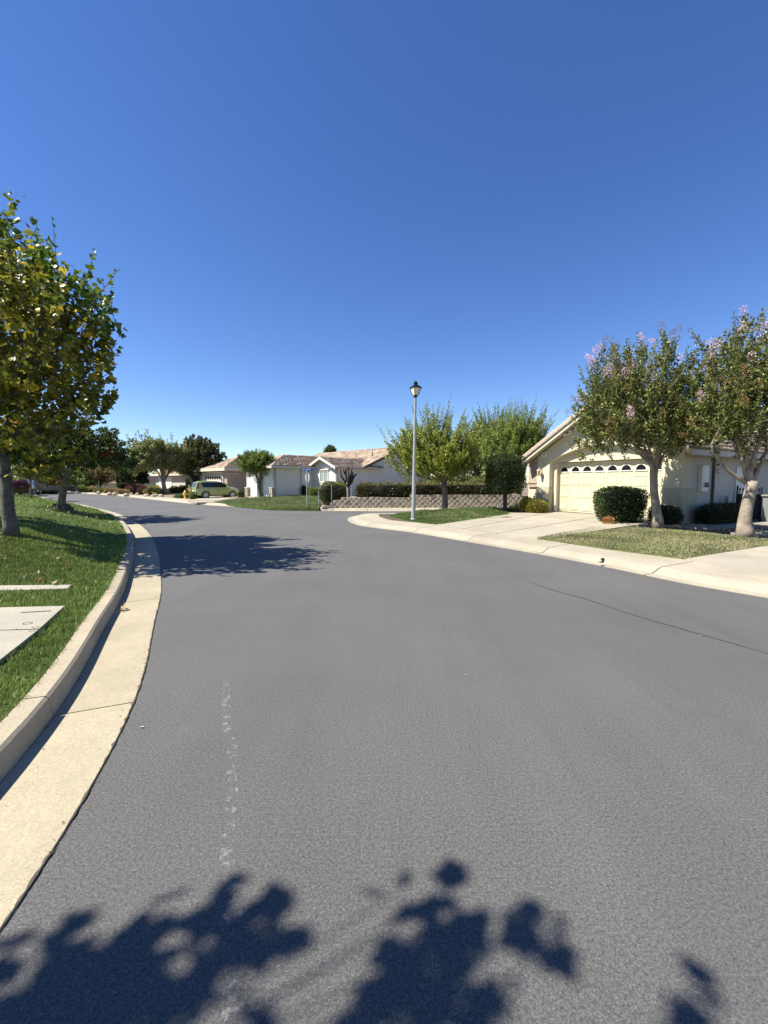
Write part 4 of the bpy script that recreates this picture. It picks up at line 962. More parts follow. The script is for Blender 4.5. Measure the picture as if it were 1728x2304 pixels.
# dark tree with a knobbly base
def px_base(px, py, z): return at(px, py, z)
b2 = px_base(139, 1145, .52); b2 = Vector((b2.x, b2.y, gL(b2.x, b2.y)))
def rel(px, py, b): return tuple(dep(px, py, b.y))
r2, *_ = make_tree('spreading_tree', 'dark spreading tree with a knobbly root burl on the left verge', b2, Vector(rel(143, 1075, b2)), .125, Vector(rel(122, 1016, b2)) + Vector((0, 0, .0)), (2.9, 2.4, 1.25), 620, 24, .45, .105,
          [(.035, .06, .016, 5), (.05, .08, .02, 3), (.085, .12, .035, 1.4), (.11, .09, .03, .3)], M['bark'], OVAL, seed=11, up=.15, limbs=6, inner=.2, amp=.3, flare=1.3, down=-.45, limb_r=.7,
          limb_to=[rel(78, 1030, b2), rel(190, 1040, b2), rel(120, 1000, b2), tuple(Vector(rel(150, 1010, b2)) + Vector((0, 1.2, 0))), tuple(Vector(rel(90, 1010, b2)) + Vector((0, -1.2, 0))), rel(225, 1010, b2)])
b = MB()
for i in range(22):
    th = i * 2.4; r_ = .16 + .16 * random.random(); s_ = .07 + .08 * random.random()
    b.tube([(r_ * math.cos(th), r_ * math.sin(th), -.05), (r_ * 1.02 * math.cos(th), r_ * 1.02 * math.sin(th), .02 + .05 * random.random()), (r_ * .75 * math.cos(th), r_ * .75 * math.sin(th), .16 + .1 * random.random())], [s_ * 1.2, s_, s_ * .5], 7, .5)
b.build('root_burl', M['bark_rough'], r2, smooth=False)
m_ = 90; cR = np.array(rel(243, 1020, b2)) - np.array(b2); P = cR + sph(m_) * rng.random((m_, 1)) ** .4 * np.array([.3, .3, .22])
leaves('red_leaves', P, unit(sph(m_) + np.array([0, 0, -.4])), np.full(m_, .1), palette(m_, [(.35, .07, .025, 1), (.42, .14, .03, .5)]), OVAL, M['leaf'], r2, 'stuff')
# thin young trees
b3 = px_base(70, 1118, .4)
make_tree('young_tree', 'slender young tree with light yellow green leaves on the verge', (b3.x, b3.y, gL(b3.x, b3.y) if dL(np.array([b3.x]), np.array([b3.y]))[0] > 0 else .3), rel(69, 1080, b3), .075, Vector(rel(72, 1054, b3)), (1.35, 1.2, .95), 130, 12, .4, .13, [(.16, .20, .05, 3), (.09, .14, .035, 2), (.22, .22, .06, 1)], M['bark'], OVAL, seed=14, limbs=5, flare=1.1)
b3 = at(125, 1109, .1)
make_tree('young_tree', 'small tree turning orange beside the distant driveway', (b3.x, b3.y, 0), rel(124, 1092, b3), .09, Vector(rel(120, 1076, b3)), (1.7, 1.4, 1.2), 150, 12, .5, .18, [(.20, .15, .05, 3), (.12, .14, .04, 2), (.28, .17, .06, 1)], M['bark_pale'], OVAL, seed=15, limbs=5)

# crape myrtles
CM = [(.055, .08, .025, 4), (.09, .125, .04, 3), (.17, .20, .085, 2.4), (.20, .20, .09, .7)]
FL = [(.74, .50, .56, 3), (.80, .62, .65, 2), (.58, .38, .42, 1)]
SD_ = [(.28, .17, .07, 3), (.36, .24, .09, 2), (.24, .13, .09, 1)]
def myrtle(label, base, fork, center, rad, n, per, seed, tr, fl, limb_to, nf=60):
    r, C_, tip, dirn = make_tree('crape_myrtle', label, base, fork, tr, center, rad, n, per, .62, .075, CM, M['bark_pale'], OVAL, 'crape myrtles by the cream house', seed=seed, up=.55, limbs=len(limb_to), inner=.1, amp=.16, spiky=0, wands=(16, .75, 46), flare=1.35, down=-.62, limb_to=limb_to, limb_r=.5)
    # panicles at outward shoots: pink where fresh, brown seed heads elsewhere
    s = (tip - C_) / np.array(rad); e = np.linalg.norm(s, axis=1); o_ = np.where((e > .62))[0]; front = o_[(s[o_, 1] < .45)]; rng.shuffle(front)
    k = front[:nf]; PF = []; PC = []; DS = []; DC = []
    for j, q in enumerate(k):
        pink = (s[q, 2] > .25 and rng.random() < fl) or rng.random() < .12
        m_ = 90; t0 = tip[q] + dirn[q] * .05; L_ = .2 + .14 * rng.random(); u = rng.random((m_, 1)); pts = t0 + dirn[q] * L_ * u + sph(m_) * (.12 * (1.1 - u * .7))
        (PF if pink else DS).append(pts); 
    for nm, PS, pal, ss in (('flower_clusters', PF, FL, .042), ('seed_heads', DS, SD_, .032)):
        if PS: PS = np.concatenate(PS); leaves(nm, PS, sph(len(PS)), np.full(len(PS), ss), palette(len(PS), pal), OVAL, M['petal'], r, 'stuff')
    return r
ba = at(1480, 1186, .2)
def wl(px, py, Y): return tuple(dep(px, py, Y))
def lt_(lst, b): return [tuple(Vector(dep(px, py, b.y + dy))) for px, py, dy in lst]
ca = Vector(dep(1425, 915, ba.y))
myrtle('crape myrtle with few pink flowers nearest the clipped dark shrub', ba, wl(1473, 1052, ba.y), ca, (1.95, 1.8, 1.85), 700, 27, 21, .115, .5, lt_([(1400, 1000, -.3), (1455, 960, 0), (1440, 930, .5), (1495, 985, -.3), (1510, 1000, .5), (1350, 940, .3), (1420, 850, 0)], ba))
bb_ = at(1676, 1207, .17)
cb = Vector(dep(1718, 880, bb_.y))
myrtle('larger crape myrtle with many pink flowers at the right edge', bb_, wl(1688, 1082, bb_.y), cb, (2.15, 1.8, 2.15), 720, 27, 22, .14, .95, lt_([(1600, 1000, -.2), (1640, 940, .3), (1700, 950, -.3), (1725, 985, .2), (1760, 980, 0), (1660, 880, .4), (1760, 850, 0)], bb_), 90)

# locust-like trees beyond the lamp
LOC = [(.15, .20, .035, 4), (.20, .25, .055, 3), (.26, .30, .09, 2), (.08, .11, .03, 1)]
bl_ = Vector((sx(1001, 19.7), 19.7, .12))
make_tree('feathery_tree', 'bright green feathery tree with upswept shoots beside the street lamp', bl_, wl(1000, 1085, bl_.y), .13, Vector(wl(982, 1012, bl_.y)), (1.95, 1.75, 1.15), 640, 44, .8, .09, LOC, M['bark'], FROND, 'feathery trees by the side street', seed=31, up=.5, limbs=8, inner=.1, amp=.2, spiky=.08, flare=1.2, down=-.7, wands=(34, 1.35, 110))
for (px, py, Y, rx, rz, sd, lb) in ((1110, 990, 27.5, 1.9, 1.4, 32, 'feathery tree close behind the first one, above the hedge'), (1172, 990, 25.0, 1.8, 1.45, 33, 'feathery tree rising beside the gable end of the cream house')):
    c = dep(px, py, Y)
    make_tree('feathery_tree', lb, (c.x, c.y, .1), (c.x, c.y, 1.6), .14, c, (rx, 1.5, rz), 520, 42, .8, .10, [(.13, .19, .05, 4), (.18, .24, .075, 3), (.09, .14, .045, 1.5)], M['bark'], FROND, 'feathery trees by the side street', seed=sd, up=.9, limbs=7, inner=.1, spiky=.1, down=-.6, wands=(34, 1.3, 90))
# ball tree
b5 = onN(585, 1121)
make_tree('round_headed_tree', 'round headed green tree in a ring of stones on the far lawn', b5, wl(583, 1083, b5.y), .19, Vector(wl(580, 1040, b5.y)), (1.9, 1.7, 1.2), 480, 34, .5, .11, [(.09, .13, .03, 4), (.11, .17, .045, 3), (.16, .21, .07, 1.3), (.04, .07, .02, 1)], M['bark'], SLIM, seed=41, up=-.05, limbs=7, inner=.1, amp=.2, flare=1.4, down=-.7)
rr = empty('stone_ring', b5, 0, 'ring of pale rocks round the trunk on the far lawn', 'stones')
for i in range(13):
    th = i * 2 * math.pi / 13; x, y = (.72 + .1 * random.random()) * math.cos(th), (.62 + .1 * random.random()) * math.sin(th); s_ = .12 + .06 * random.random()
    MB().lathe([(s_ * .6, -.1), (s_, .0), (s_ * .9, .09), (s_ * .4, .16)], 7, x, y, th).build('rock', M['stone'], rr, bevel=.01)
# pruned tree
b6 = at(784, 1122, .62); pr = empty('pruned_tree', b6, 0, 'dark leafless hard pruned tree behind the block wall', 'tree')
def r6(px, py, dy=0): return Vector(dep(px, py, b6.y + dy)) - b6
MB().tube([(0, 0, -.5), r6(784, 1112), r6(783, 1096), r6(783, 1086)], [.12, .10, .10, .11], 8, .1).build('trunk', M['bark_pale'], pr, smooth=True)
for pl_ in ([(783, 1094), (776, 1083), (768, 1072), (765, 1054)], [(783, 1090), (779, 1075), (778, 1062), (781, 1051)], [(784, 1088), (786, 1075), (783, 1063), (786, 1052)], [(785, 1092), (789, 1080), (790, 1065), (792, 1053)], [(785, 1093), (792, 1083), (797, 1072), (802, 1066)], [(784, 1090), (783, 1078), (776, 1066), (772, 1056)], [(786, 1090), (794, 1076), (793, 1062)]):
    pts = [r6(x, y, random.uniform(-.2, .2)) for x, y in pl_]; MB().tube(pts, [.075, .065, .055, .05][:len(pts)], 7, .3).build('limb', M['bark_dark'], pr, smooth=True)

# trees across the road on the left
OLV = [(.15, .18, .09, 4), (.22, .25, .14, 2.5), (.09, .12, .05, 2.5), (.30, .31, .19, .8)]
def onNz(px, py): return onN(px, py)
b7 = onN(371, 1111.5)
make_tree('olive_tree', 'large silvery green tree in the garden left of the green car', b7, wl(368, 1082, b7.y), .24, Vector(wl(362, 1026, b7.y)), (3.5, 3.0, 2.3), 760, 30, .9, .22, OLV, M['bark_pale'], FROND, seed=51, up=.5, limbs=8, inner=.1, amp=.22, spiky=.15, down=-.6)
b8 = onN(437, 1107)
make_tree('dark_round_tree', 'dense dark bronze green tree between the silvery tree and the taupe house', b8, wl(440, 1088, b8.y), .3, Vector(wl(444, 1032, b8.y)), (2.8, 2.5, 2.6), 520, 24, .6, .20, [(.035, .05, .022, 5), (.06, .08, .03, 2.5), (.13, .11, .06, 1.2)], M['bark_dark'], OVAL, seed=52, up=.3, limbs=7, inner=.3, down=-.7)
b9 = onN(304, 1112)
make_tree('dome_topiary', 'dark dome clipped tree above the red shrubs across the road', b9, wl(303, 1096, b9.y), .2, Vector(wl(298, 1082, b9.y)), (1.85, 1.7, 1.95), 420, 24, .25, .13, [(.02, .034, .014, 6), (.035, .055, .02, 3), (.07, .10, .03, 1)], M['bark_dark'], OVAL, seed=53, up=.2, limbs=6, inner=.5, amp=.07, down=-.12)
# far woodland pieces
FAR = [(.045, .07, .028, 4), (.07, .10, .04, 3), (.10, .12, .05, 1.2)]
far_list = [(-60, 1040, 40, 3.2, 3.4, 'dark tree filling the gap left of the sycamore trunk'), (20, 1045, 56, 4.5, 4.2, 'dark tree mass behind the parked maroon van'), (60, 1072, 70, 3.5, 2.6, 'dark bushy tree beyond the maroon van'), (200, 1052, 88, 4.5, 3.4, 'dark tree crown right of the knobbly tree trunk'),
            (250, 1062, 95, 5, 3.4, 'distant tree left of the dome topiary'), (225, 1068, 70, 2.6, 1.8, 'bronze leaved small tree behind the far lamp'), (178, 1078, 68, 3.2, 2.0, 'light green round tree right of the knobbly tree'), (108, 1062, 90, 4, 3.0, 'distant dark tree above the pale roof'), (744, 1014, 62, .9, .85, 'small dark tree top above the roof of the gabled house'),
            (1135, 1062, 34, 1.7, 1.5, 'light green bush in front of the pinkish roof'), (1020, 1092, 33, 2.4, .9, 'low green bush behind the long hedge'), (1085, 1050, 44, 3, 2.6, 'green tree behind the feathery trees'), (290, 1050, 100, 5, 4, 'distant tree behind the silvery tree')]
for i, (px, py, Y, rx, rz, lb) in enumerate(far_list):
    c = dep(px, py, Y); pal = FAR if 'light' not in lb else [(.12, .17, .06, 3), (.17, .21, .08, 2)]
    if 'bronze' in lb: pal = [(.17, .12, .06, 2), (.11, .12, .05, 2)]
    make_tree('background_tree', lb, (c.x, c.y, 0), (c.x, c.y, max(.4, c.z - rz * .8)), .16, c, (rx, rx * .8, rz), 200, 16, .8, .24, pal, M['bark_dark'], OVAL, 'background trees', seed=60 + i, up=.4, limbs=4, inner=.2, twig=False, down=-.85)

# ---- clipped hedges: leaf shells on rounded boxes
HG = [(.045, .075, .02, 4), (.07, .11, .03, 2.5), (.12, .16, .05, 1)]
def hedge(name, label, loc, rz, sx_, sy_, z0, z1, n, size, pal, cat='hedge', group=None, taper=0, rnd=.25, seed=0, top_pal=None, core=True, rough=.04, tmpl=OVAL):
    root = empty(name, loc, rz, label, cat, group); H = z1 - z0
    def shape(u, f):
        p = u.copy(); return p
    d = sph(n); pw = 1 / rnd if rnd > 0 else 8
    r = 1 / (np.abs(d[:, 0]) ** pw + np.abs(d[:, 1]) ** pw + np.abs(d[:, 2]) ** pw) ** (1 / pw)
    q = d * r[:, None]; nr = unit(np.sign(q) * np.abs(q) ** (pw - 1) + .15 * rng.normal(size=q.shape))
    q *= (1 - .16 * rng.random((n, 1)) ** 1.5)
    tp = 1 + taper * q[:, 2:3]
    P = q * np.array([sx_ / 2, sy_ / 2, H / 2]); P[:, :2] *= tp; P[:, 2] += z0 + H / 2; P += rng.normal(size=P.shape) * rough * .5
    amp_ = np.sin(P[:, 0] * 5 + seed) * np.sin(P[:, 1] * 4 + P[:, 2] * 5) * rough; P += nr * amp_[:, None]
    t = palette(n, pal, .25)
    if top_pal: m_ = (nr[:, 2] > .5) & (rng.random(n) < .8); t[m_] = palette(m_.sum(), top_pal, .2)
    leaves('foliage', P, unit(nr + .9 * rng.normal(size=P.shape) * .6 + np.array([0, 0, .3])), size * (.6 + .7 * rng.random(n)), t, tmpl, M['leaf'], root, 'stuff', .3)
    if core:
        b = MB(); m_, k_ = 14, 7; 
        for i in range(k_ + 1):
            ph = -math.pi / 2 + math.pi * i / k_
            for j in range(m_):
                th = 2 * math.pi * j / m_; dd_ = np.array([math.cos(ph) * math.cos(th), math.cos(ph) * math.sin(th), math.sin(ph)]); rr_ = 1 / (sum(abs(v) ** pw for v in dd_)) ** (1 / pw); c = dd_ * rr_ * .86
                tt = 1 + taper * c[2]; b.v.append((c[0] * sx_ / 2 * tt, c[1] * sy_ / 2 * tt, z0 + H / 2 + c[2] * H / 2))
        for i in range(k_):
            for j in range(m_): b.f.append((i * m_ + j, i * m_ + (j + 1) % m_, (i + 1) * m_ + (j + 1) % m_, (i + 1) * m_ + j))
        b.build('dark_core', M['hedgecore'], root)  # solid near-black core filling the leaf shell
    return root
AH = math.atan2(UY, UX)
p = at(1411, 1183, .14); hedge('clipped_shrub', 'dark glossy clipped shrub, wider at the top, before the garage door', (p.x, p.y + .5, .14), AH + .9, 1.42, 1.2, 0, 1.25, 9000, .062, [(.025, .045, .016, 5), (.045, .075, .025, 3), (.12, .17, .07, .7)], 'shrub', taper=.13, rnd=.22)
p = at(1368, 1183, .15); hedge('small_red_shrub', 'tiny orange leaved plant at the foot of the dark clipped shrub', (p.x, p.y, .13), 0, .35, .3, 0, .3, 500, .06, [(.30, .12, .06, 2), (.24, .2, .08, 1)], 'plant', rnd=.5, core=False)
p = at(1202, 1153, .25); hedge('golden_shrub', 'golden yellow clipped low shrub at the garage corner', (p.x, p.y + .1, .18), AH, 1.1, .95, 0, .64, 6000, .05, [(.20, .20, .035, 4), (.28, .27, .05, 2), (.12, .14, .03, 1.5)], 'shrub', rnd=.27)
p = H1(5.62, 1.7); hedge('low_hedge', 'low dark hedge in the shade along the side wall', (p.x, p.y, .14), AH + math.pi / 2, 2.7, .62, 0, .66, 7000, .055, [(.02, .032, .012, 4), (.04, .055, .018, 2)], rnd=.14)
p = H1(4.85, -.55); hedge('low_hedge', 'small dark hedge at the corner behind the first flowering tree', (p.x, p.y, .14), AH, .95, .5, 0, .62, 2600, .055, [(.02, .032, .012, 4), (.045, .065, .02, 2)], rnd=.18)
tp_ = empty('block_topiary', (sx(1136, 19.1), 19.1, .2), 0, 'tall dark tree clipped to a rounded block left of the cream house', 'tree'); 
MB().tube([(-.0, 0, -.1), (.02, 0, .4), (.0, 0, 1.0)], [.13, .09, .1], 8, .1).build('trunk', M['bark_dark'], tp_)
hx = hedge('foliage_block', '', (0, 0, 0), .15, 1.55, 1.45, .92, 2.62, 11000, .062, [(.022, .038, .012, 5), (.05, .075, .02, 2.5), (.11, .13, .035, .8)], rnd=.17)
for ch in list(hx.children): ch.parent = tp_
bpy.data.objects.remove(hx)
# retaining wall of split blocks
wy0, wx0 = 23.75, -3.55; wd = Vector((1, .05)).normalized(); bw, bh = .315, .152
rw = empty('block_retaining_wall', (wx0, wy0, .12), math.atan2(wd.y, wd.x), 'low grey retaining wall of split face concrete blocks across the side street', 'wall')
ms = []
for s_ in range(4):
    b = MB(); rr_ = random.Random(s_); d_ = .014
    b.add([(.004, 0, 0), (bw - .004, 0, 0), (bw - .004, 0, bh - .004), (.004, 0, bh - .004), (.03, -d_ - rr_.random() * .015, .0), (bw / 2, -d_ - .03 * rr_.random(), .0), (bw - .03, -d_ - rr_.random() * .015, .0), (bw - .03, -d_ * rr_.uniform(.7, 1.3), bh - .01), (bw / 2, -d_ - .03 * rr_.random(), bh - .01), (.03, -d_ * rr_.uniform(.6, 1.2), bh - .01), (.004, .25, 0), (bw - .004, .25, 0), (bw - .004, .25, bh - .004), (.004, .25, bh - .004)],
          [(0, 4, 9, 3), (4, 5, 8, 9), (5, 6, 7, 8), (6, 1, 2, 7), (3, 9, 8, 7, 2), (0, 1, 6, 5, 4), (3, 2, 12, 13), (0, 3, 13, 10), (1, 11, 12, 2), (10, 13, 12, 11)])
    me = b.mesh('block'); me.materials.append(M['block']); ms.append(me)
ncol = 37
for r in range(5):
    for c in range(ncol):
        x = c * bw + (.5 * bw if r % 2 else 0)
        lim = {0: -1, 1: .25, 2: .6, 3: 1.0, 4: 5.0}[r]
        if x < lim: continue
        if r == 4 and x > 30: continue
        o = link('block', ms[(r * 7 + c * 3) % 4], None, rw); o.location = (x, .025 * r + random.uniform(-.008, .008), r * bh); o.rotation_euler = (0, 0, random.uniform(-.02, .02))
# soil filling behind the wall
f = MB(); f.add([(wx0 + .6, wy0 + .2, .62), (9.5, wy0 + .9, .66), (9.5, 30, .6), (-4.5, 27.6, .45)], [(0, 1, 2, 3)]); st(f.build('raised_bed', M['bed']))
f = MB(); f.box(wx0 + .35, wx0 + .7, wy0 + .15, wy0 + 2.6, .1, .5); f.build('return_blocks', M['block'], rw)
# hedges behind the wall: plum and green
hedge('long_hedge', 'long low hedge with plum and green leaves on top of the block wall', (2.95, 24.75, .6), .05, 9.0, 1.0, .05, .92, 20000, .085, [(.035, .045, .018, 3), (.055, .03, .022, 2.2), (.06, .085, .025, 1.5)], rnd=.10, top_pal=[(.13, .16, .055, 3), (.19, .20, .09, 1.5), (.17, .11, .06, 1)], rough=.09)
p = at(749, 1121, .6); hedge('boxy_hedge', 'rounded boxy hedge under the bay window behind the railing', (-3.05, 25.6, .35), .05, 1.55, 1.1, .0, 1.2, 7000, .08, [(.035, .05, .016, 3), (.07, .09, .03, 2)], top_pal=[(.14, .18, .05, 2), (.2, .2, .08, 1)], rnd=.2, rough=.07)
# railing
rl = empty('iron_railing', (0, 0, 0), 0, 'thin iron railing climbing from the far lawn to the boxy hedge', 'railing')
pa = Vector(dep(717, 1143, 23.4)); pa.z = .13; pb = Vector((-3.05, 24.3, .45))
for q, h_ in ((pa, 1.0), (pb, 1.0), (Vector((-1.9, 24.3, .62)), .75)): MB().box(q.x - .02, q.x + .02, q.y - .02, q.y + .02, q.z - .1, q.z + h_).build('post', M['steel'], rl)
for z_ in (.12, .9): MB().tube([pa + Vector((0, 0, z_)), pb + Vector((0, 0, z_)), Vector((-1.9, 24.3, .62 + z_ * .75))], .012, 5).build('rail', M['dark'], rl)
pk_ = MB().tube([(0, 0, .0), (0, 0, .78)], .008, 4).mesh('picket'); pk_.materials.append(M['dark'])
for i in range(1, 13):
    o = link('picket', pk_, None, rl); o.location = pa.lerp(pb, i / 13) + Vector((0, 0, .12))
for i in range(1, 12):
    o = link('picket', pk_, None, rl); o.location = pb.lerp(Vector((-1.9, 24.3, .60)), i / 12) + Vector((0, 0, .1)); o.scale.z = .85

# other shrubs across the street, each its own plant: (px centre, px base, width px, height px, Y or None, palette, label, name)
GR = [(.06, .10, .028, 3), (.10, .15, .04, 2)]; YL = [(.24, .24, .05, 3), (.14, .18, .04, 2)]; RD = [(.10, .035, .035, 3), (.06, .03, .03, 2), (.14, .06, .05, 1)]; LT = [(.15, .20, .06, 3), (.10, .15, .04, 2)]; DK = [(.03, .045, .016, 3), (.05, .07, .022, 1)]; TN = [(.22, .19, .10, 2), (.16, .17, .08, 2), (.26, .16, .09, 1)]
shr = [(678, 1115, 26, 24, DK, 'dark green rounded shrub against the gabled house wall'), (706, 1117, 26, 20, LT, 'light green rounded shrub left of the iron railing'), (632, 1115, 28, 15, TN, 'low box hedge beside the white garage door'), (656, 1114, 20, 13, DK, 'small dark shrub next to the black arch'),
       (700, 1104, 14, 14, RD + TN, 'spindly reddish shrub in front of the bay wall'), (541, 1120, 14, 14, DK, 'small box shrub at the foot of the white pier'), (523, 1112, 12, 8, GR, 'low planting below the taupe side wall'),
       (300, 1108, 44, 17, RD, 'wide plum red shrub under the dome topiary'), (319, 1113, 22, 15, RD, 'small plum shrub right of the wide one'), (342, 1108, 30, 14, YL, 'bright yellow green shrub left of the silvery tree'), (335, 1114, 26, 14, TN, 'bronze flowered shrub by the kerb'),
       (352, 1114, 22, 12, LT, 'lime green low shrub near the silvery trunk'), (390, 1110, 30, 14, YL, 'mixed yellow shrub right of the silvery trunk'), (412, 1110, 30, 16, GR, 'green mounded shrub behind the hydrant'), (268, 1112, 30, 10, TN, 'dry tan shrub at the left end of the garden bed'),
       (245, 1110, 30, 11, TN, 'pale grassy shrub left of the tan one'), (222, 1109, 28, 11, GR + TN, 'low mixed shrub by the distant bend'), (198, 1108, 26, 12, TN, 'straw coloured grass clump by the distant bend'), (181, 1107, 16, 14, LT, 'light shrub beside the waste bin'),
       (408, 1121, 38, 9, GR, 'flat green groundcover mound left of the hydrant'), (433, 1123, 16, 15, LT, 'low leafy plant between hydrant and car'), (275, 1100, 30, 14, DK, 'dark shrub behind the plum shrubs'), (85, 1110, 24, 6, DK, 'very dark clipped hedge across the road end'), (112, 1110, 24, 6, DK, 'second dark clipped hedge across the road end'),
       (1190, 1150, 18, 12, TN + LT, 'straggly flowering plants left of the golden shrub'), (1213, 1125, 22, 30, [(.13, .17, .09, 2), (.09, .13, .05, 2)], 'grey green leafy shrub below the wooden shutter'), (1080, 1098, 46, 20, LT, 'light green shrub glimpsed behind the long hedge')]
for i, (px, pb_, w_, h_, pal, lb) in enumerate(shr):
    if px > 1150:
        Y = {1190: 19.2, 1213: 19.6}[px]; c = dep(px, pb_, Y)
        if px == 1213: pp_ = H1(-1.42, -.25); c = Vector((pp_.x, pp_.y, .2))
    elif px > 1000: Y = 27.0; c = dep(px, pb_, Y)
    else: c = onN(px, pb_); Y = c.y
    if px < 120: Y = 55; c = dep(px, pb_, Y)
    s_ = F / Y; z0 = c.z - .08
    hedge('shrub', lb, (c.x, c.y + w_ / s_ * .3, z0), 0, w_ / s_, w_ / s_ * .8, 0, h_ / s_ + .08, int(700 + w_ * h_ * 5), max(.06, 1.9 / s_), pal, 'shrub', 'shrubs across the street' if px < 1000 else None, rnd=.42, seed=i, rough=.10)
# spiky plants
for (px, pb_, n_, L_, lb, pal) in ((434, 1117, 30, 1.5, 'pale spiky plant behind the yellow hydrant', [(.42, .40, .27, 1)]), (353, 1114, 22, .8, 'yellow green spiky plant in front of the silvery tree', [(.28, .30, .08, 1)]), (1160, 1149, 30, .5, 'strappy plants at the end of the corner lawn', [(.20, .26, .10, 2), (.4, .25, .14, .6)])):
    c = onN(px, pb_) if px < 1000 else at(px, pb_, .3)
    o = empty('spiky_plant', c, 0, lb, 'plant'); P = np.zeros((n_, 3)); D = unit(rng.normal(size=(n_, 3)) * np.array([.6, .6, .2]) + np.array([0, 0, .8]))
    leaves('blades', P, D, L_ * (.6 + .4 * rng.random(n_)), palette(n_, pal), (OVAL[0] * np.array([.18, 1, 1]), OVAL[1]), M['leaf'], o, 'stuff')
# black hoop by the wall
c = onN(645, 1114); MB().tube([Vector((.3 * math.cos(a), 0, .55 + .35 * math.sin(a) if a <= math.pi else 0)) + Vector(c) for a in np.linspace(0, math.pi, 12)], .05, 6).build('garden_arch', M['dark'])
tag(bpy.data.objects['garden_arch'], 'small dark garden arch against the side wall of the gabled house', 'arch')
# rocks along the far bed
rk = []
for i, (px, py) in enumerate([(247, 1112.5), (258, 1113), (266, 1112), (284, 1115), (330, 1117), (345, 1118.5), (351, 1117), (362, 1118), (309, 1114), (222, 1110)]):
    c = onN(px, py); s_ = .17 + .09 * random.random(); o = MB().lathe([(s_ * .8, -.1), (s_, .05), (s_ * .8, .2), (s_ * .3, .28)], 7, 0, 0, i).build('rock', M['stone'], None, bevel=.03)
    o.location = c; o.scale = (1.3, .9, 1); tag(o, ['pale boulder in front of the tan dry shrub, at the left of the bed', 'pale boulder just right of the tan shrub base', 'third boulder from the left, beside the tan shrub', 'boulder in front of the wide plum shrub',
        'boulder below the bronze flowered shrub', 'boulder at the kerb left of the yellow spiky plant', 'boulder right by the yellow spiky plant', 'boulder at the foot of the silvery tree', 'boulder below the small plum shrub', 'boulder by the mixed shrub near the distant bend'][i], 'rock', 'boulders edging the garden bed')
# ------------------------------------------------------------------ street furniture and vehicles
def street_lamp(base, H, label, r0=.078, r1=.045, tilt=.012):
    o = empty('street_lamp', base, 0, label, 'street lamp'); o.rotation_euler = (0, tilt, 0); h = H - .52
    MB().lathe([(r0 * 1.5, -.05), (r0 * 1.5, .03), (r0 * 1.05, .06), (r0, .3), (r1 + (r0 - r1) * .4, h * .6), (r1, h - .02)], 14).build('post', M['pole'], o, smooth=False)
    MB().lathe([(.05, h - .02), (.075, h + .0), (.06, h + .03), (.10, h + .05)], 12).build('collar', M['dark'], o)
    k = .19
    ln = MB(); a, c, z0, z1 = .072, .155, h + .055, h + .33
    ln.add([(-a, -a, z0), (a, -a, z0), (a, a, z0), (-a, a, z0), (-c, -c, z1), (c, -c, z1), (c, c, z1), (-c, c, z1)], [(0, 3, 2, 1), (0, 1, 5, 4), (1, 2, 6, 5), (2, 3, 7, 6), (3, 0, 4, 7), (4, 5, 6, 7)])
    T = Matrix.Rotation(.5, 4, 'Z'); ln.v = [tuple(T @ Vector(v)) for v in ln.v]; ln.build('lantern_glass', M['lampglass'], o)
    for i in range(4):
        th = .5 + math.pi / 4 + i * math.pi / 2; MB().tube([(a * 1.43 * math.cos(th), a * 1.43 * math.sin(th), z0), (c * 1.43 * math.cos(th), c * 1.43 * math.sin(th), z1)], .013, 5).build('lantern_bar', M['dark'], o)
    MB().lathe([(c * 1.5, z1 - .015), (c * 1.55, z1 + .01), (c * .8, z1 + .09), (.075, z1 + .12), (.06, z1 + .14), (.085, z1 + .16), (.075, z1 + .19)], 4, 0, 0, .5 + math.pi / 4).build('lantern_roof', M['dark'], o)
    MB().lathe([(.045, z1 + .19), (.06, z1 + .21), (.03, z1 + .25)], 8).build('finial', M['dark'], o)
    return o
lb = at(930, 1168, .2)
street_lamp((lb.x, lb.y, .17), 5.12, 'tall pale grey street lamp with a black lantern on the corner lawn')
street_lamp((sx(214, 78), 78, 0), 3.5, 'small distant street lamp with a round white head beyond the bend', .07, .05, 0)

# stop sign and street names seen from behind
sb = onN(691, 1143); sg = empty('street_sign_post', sb, 0, 'sign post with a stop sign seen from behind and blue street name blades', 'sign')
zt_ = dep(691, 1054, sb.y).z - sb.z
MB().tube([(0, 0, -.1), (0, 0, zt_ - .12)], .03, 8).build('post', M['steel'], sg)
oc = [(.31 * math.cos(math.pi / 8 + i * math.pi / 4), 1.86 - sb.z + .31 * math.sin(math.pi / 8 + i * math.pi / 4)) for i in range(8)]
T = Matrix.Rotation(-.95, 4, 'Z')
b = MB(); b.prism(oc, .04, .044); b.v = [tuple(T @ Vector(v)) for v in b.v]; b.build('stop_sign_back', M['steel'], sg)
b = MB(); b.prism(oc, .0445, .047); b.v = [tuple(T @ Vector(v)) for v in b.v]; sf = b.build('stop_sign_face', mat('sign_red', (.45, .02, .02), .5), sg)
cu = bpy.data.curves.new('stop', 'FONT'); cu.body = 'STOP'; cu.size = .22; cu.extrude = .001; cu.align_x = 'CENTER'; cu.align_y = 'CENTER'
to = bpy.data.objects.new('stop', cu); C.objects.link(to); me = bpy.data.meshes.new_from_object(to.evaluated_get(bpy.context.evaluated_depsgraph_get())); bpy.data.objects.remove(to)
o = link('lettering', me, M['white'], sf); o.matrix_basis = T @ Matrix.Translation((0, .0475, 1.86 - sb.z)) @ Matrix.Rotation(math.pi, 4, 'Z') @ Matrix.Rotation(math.pi / 2, 4, 'X')
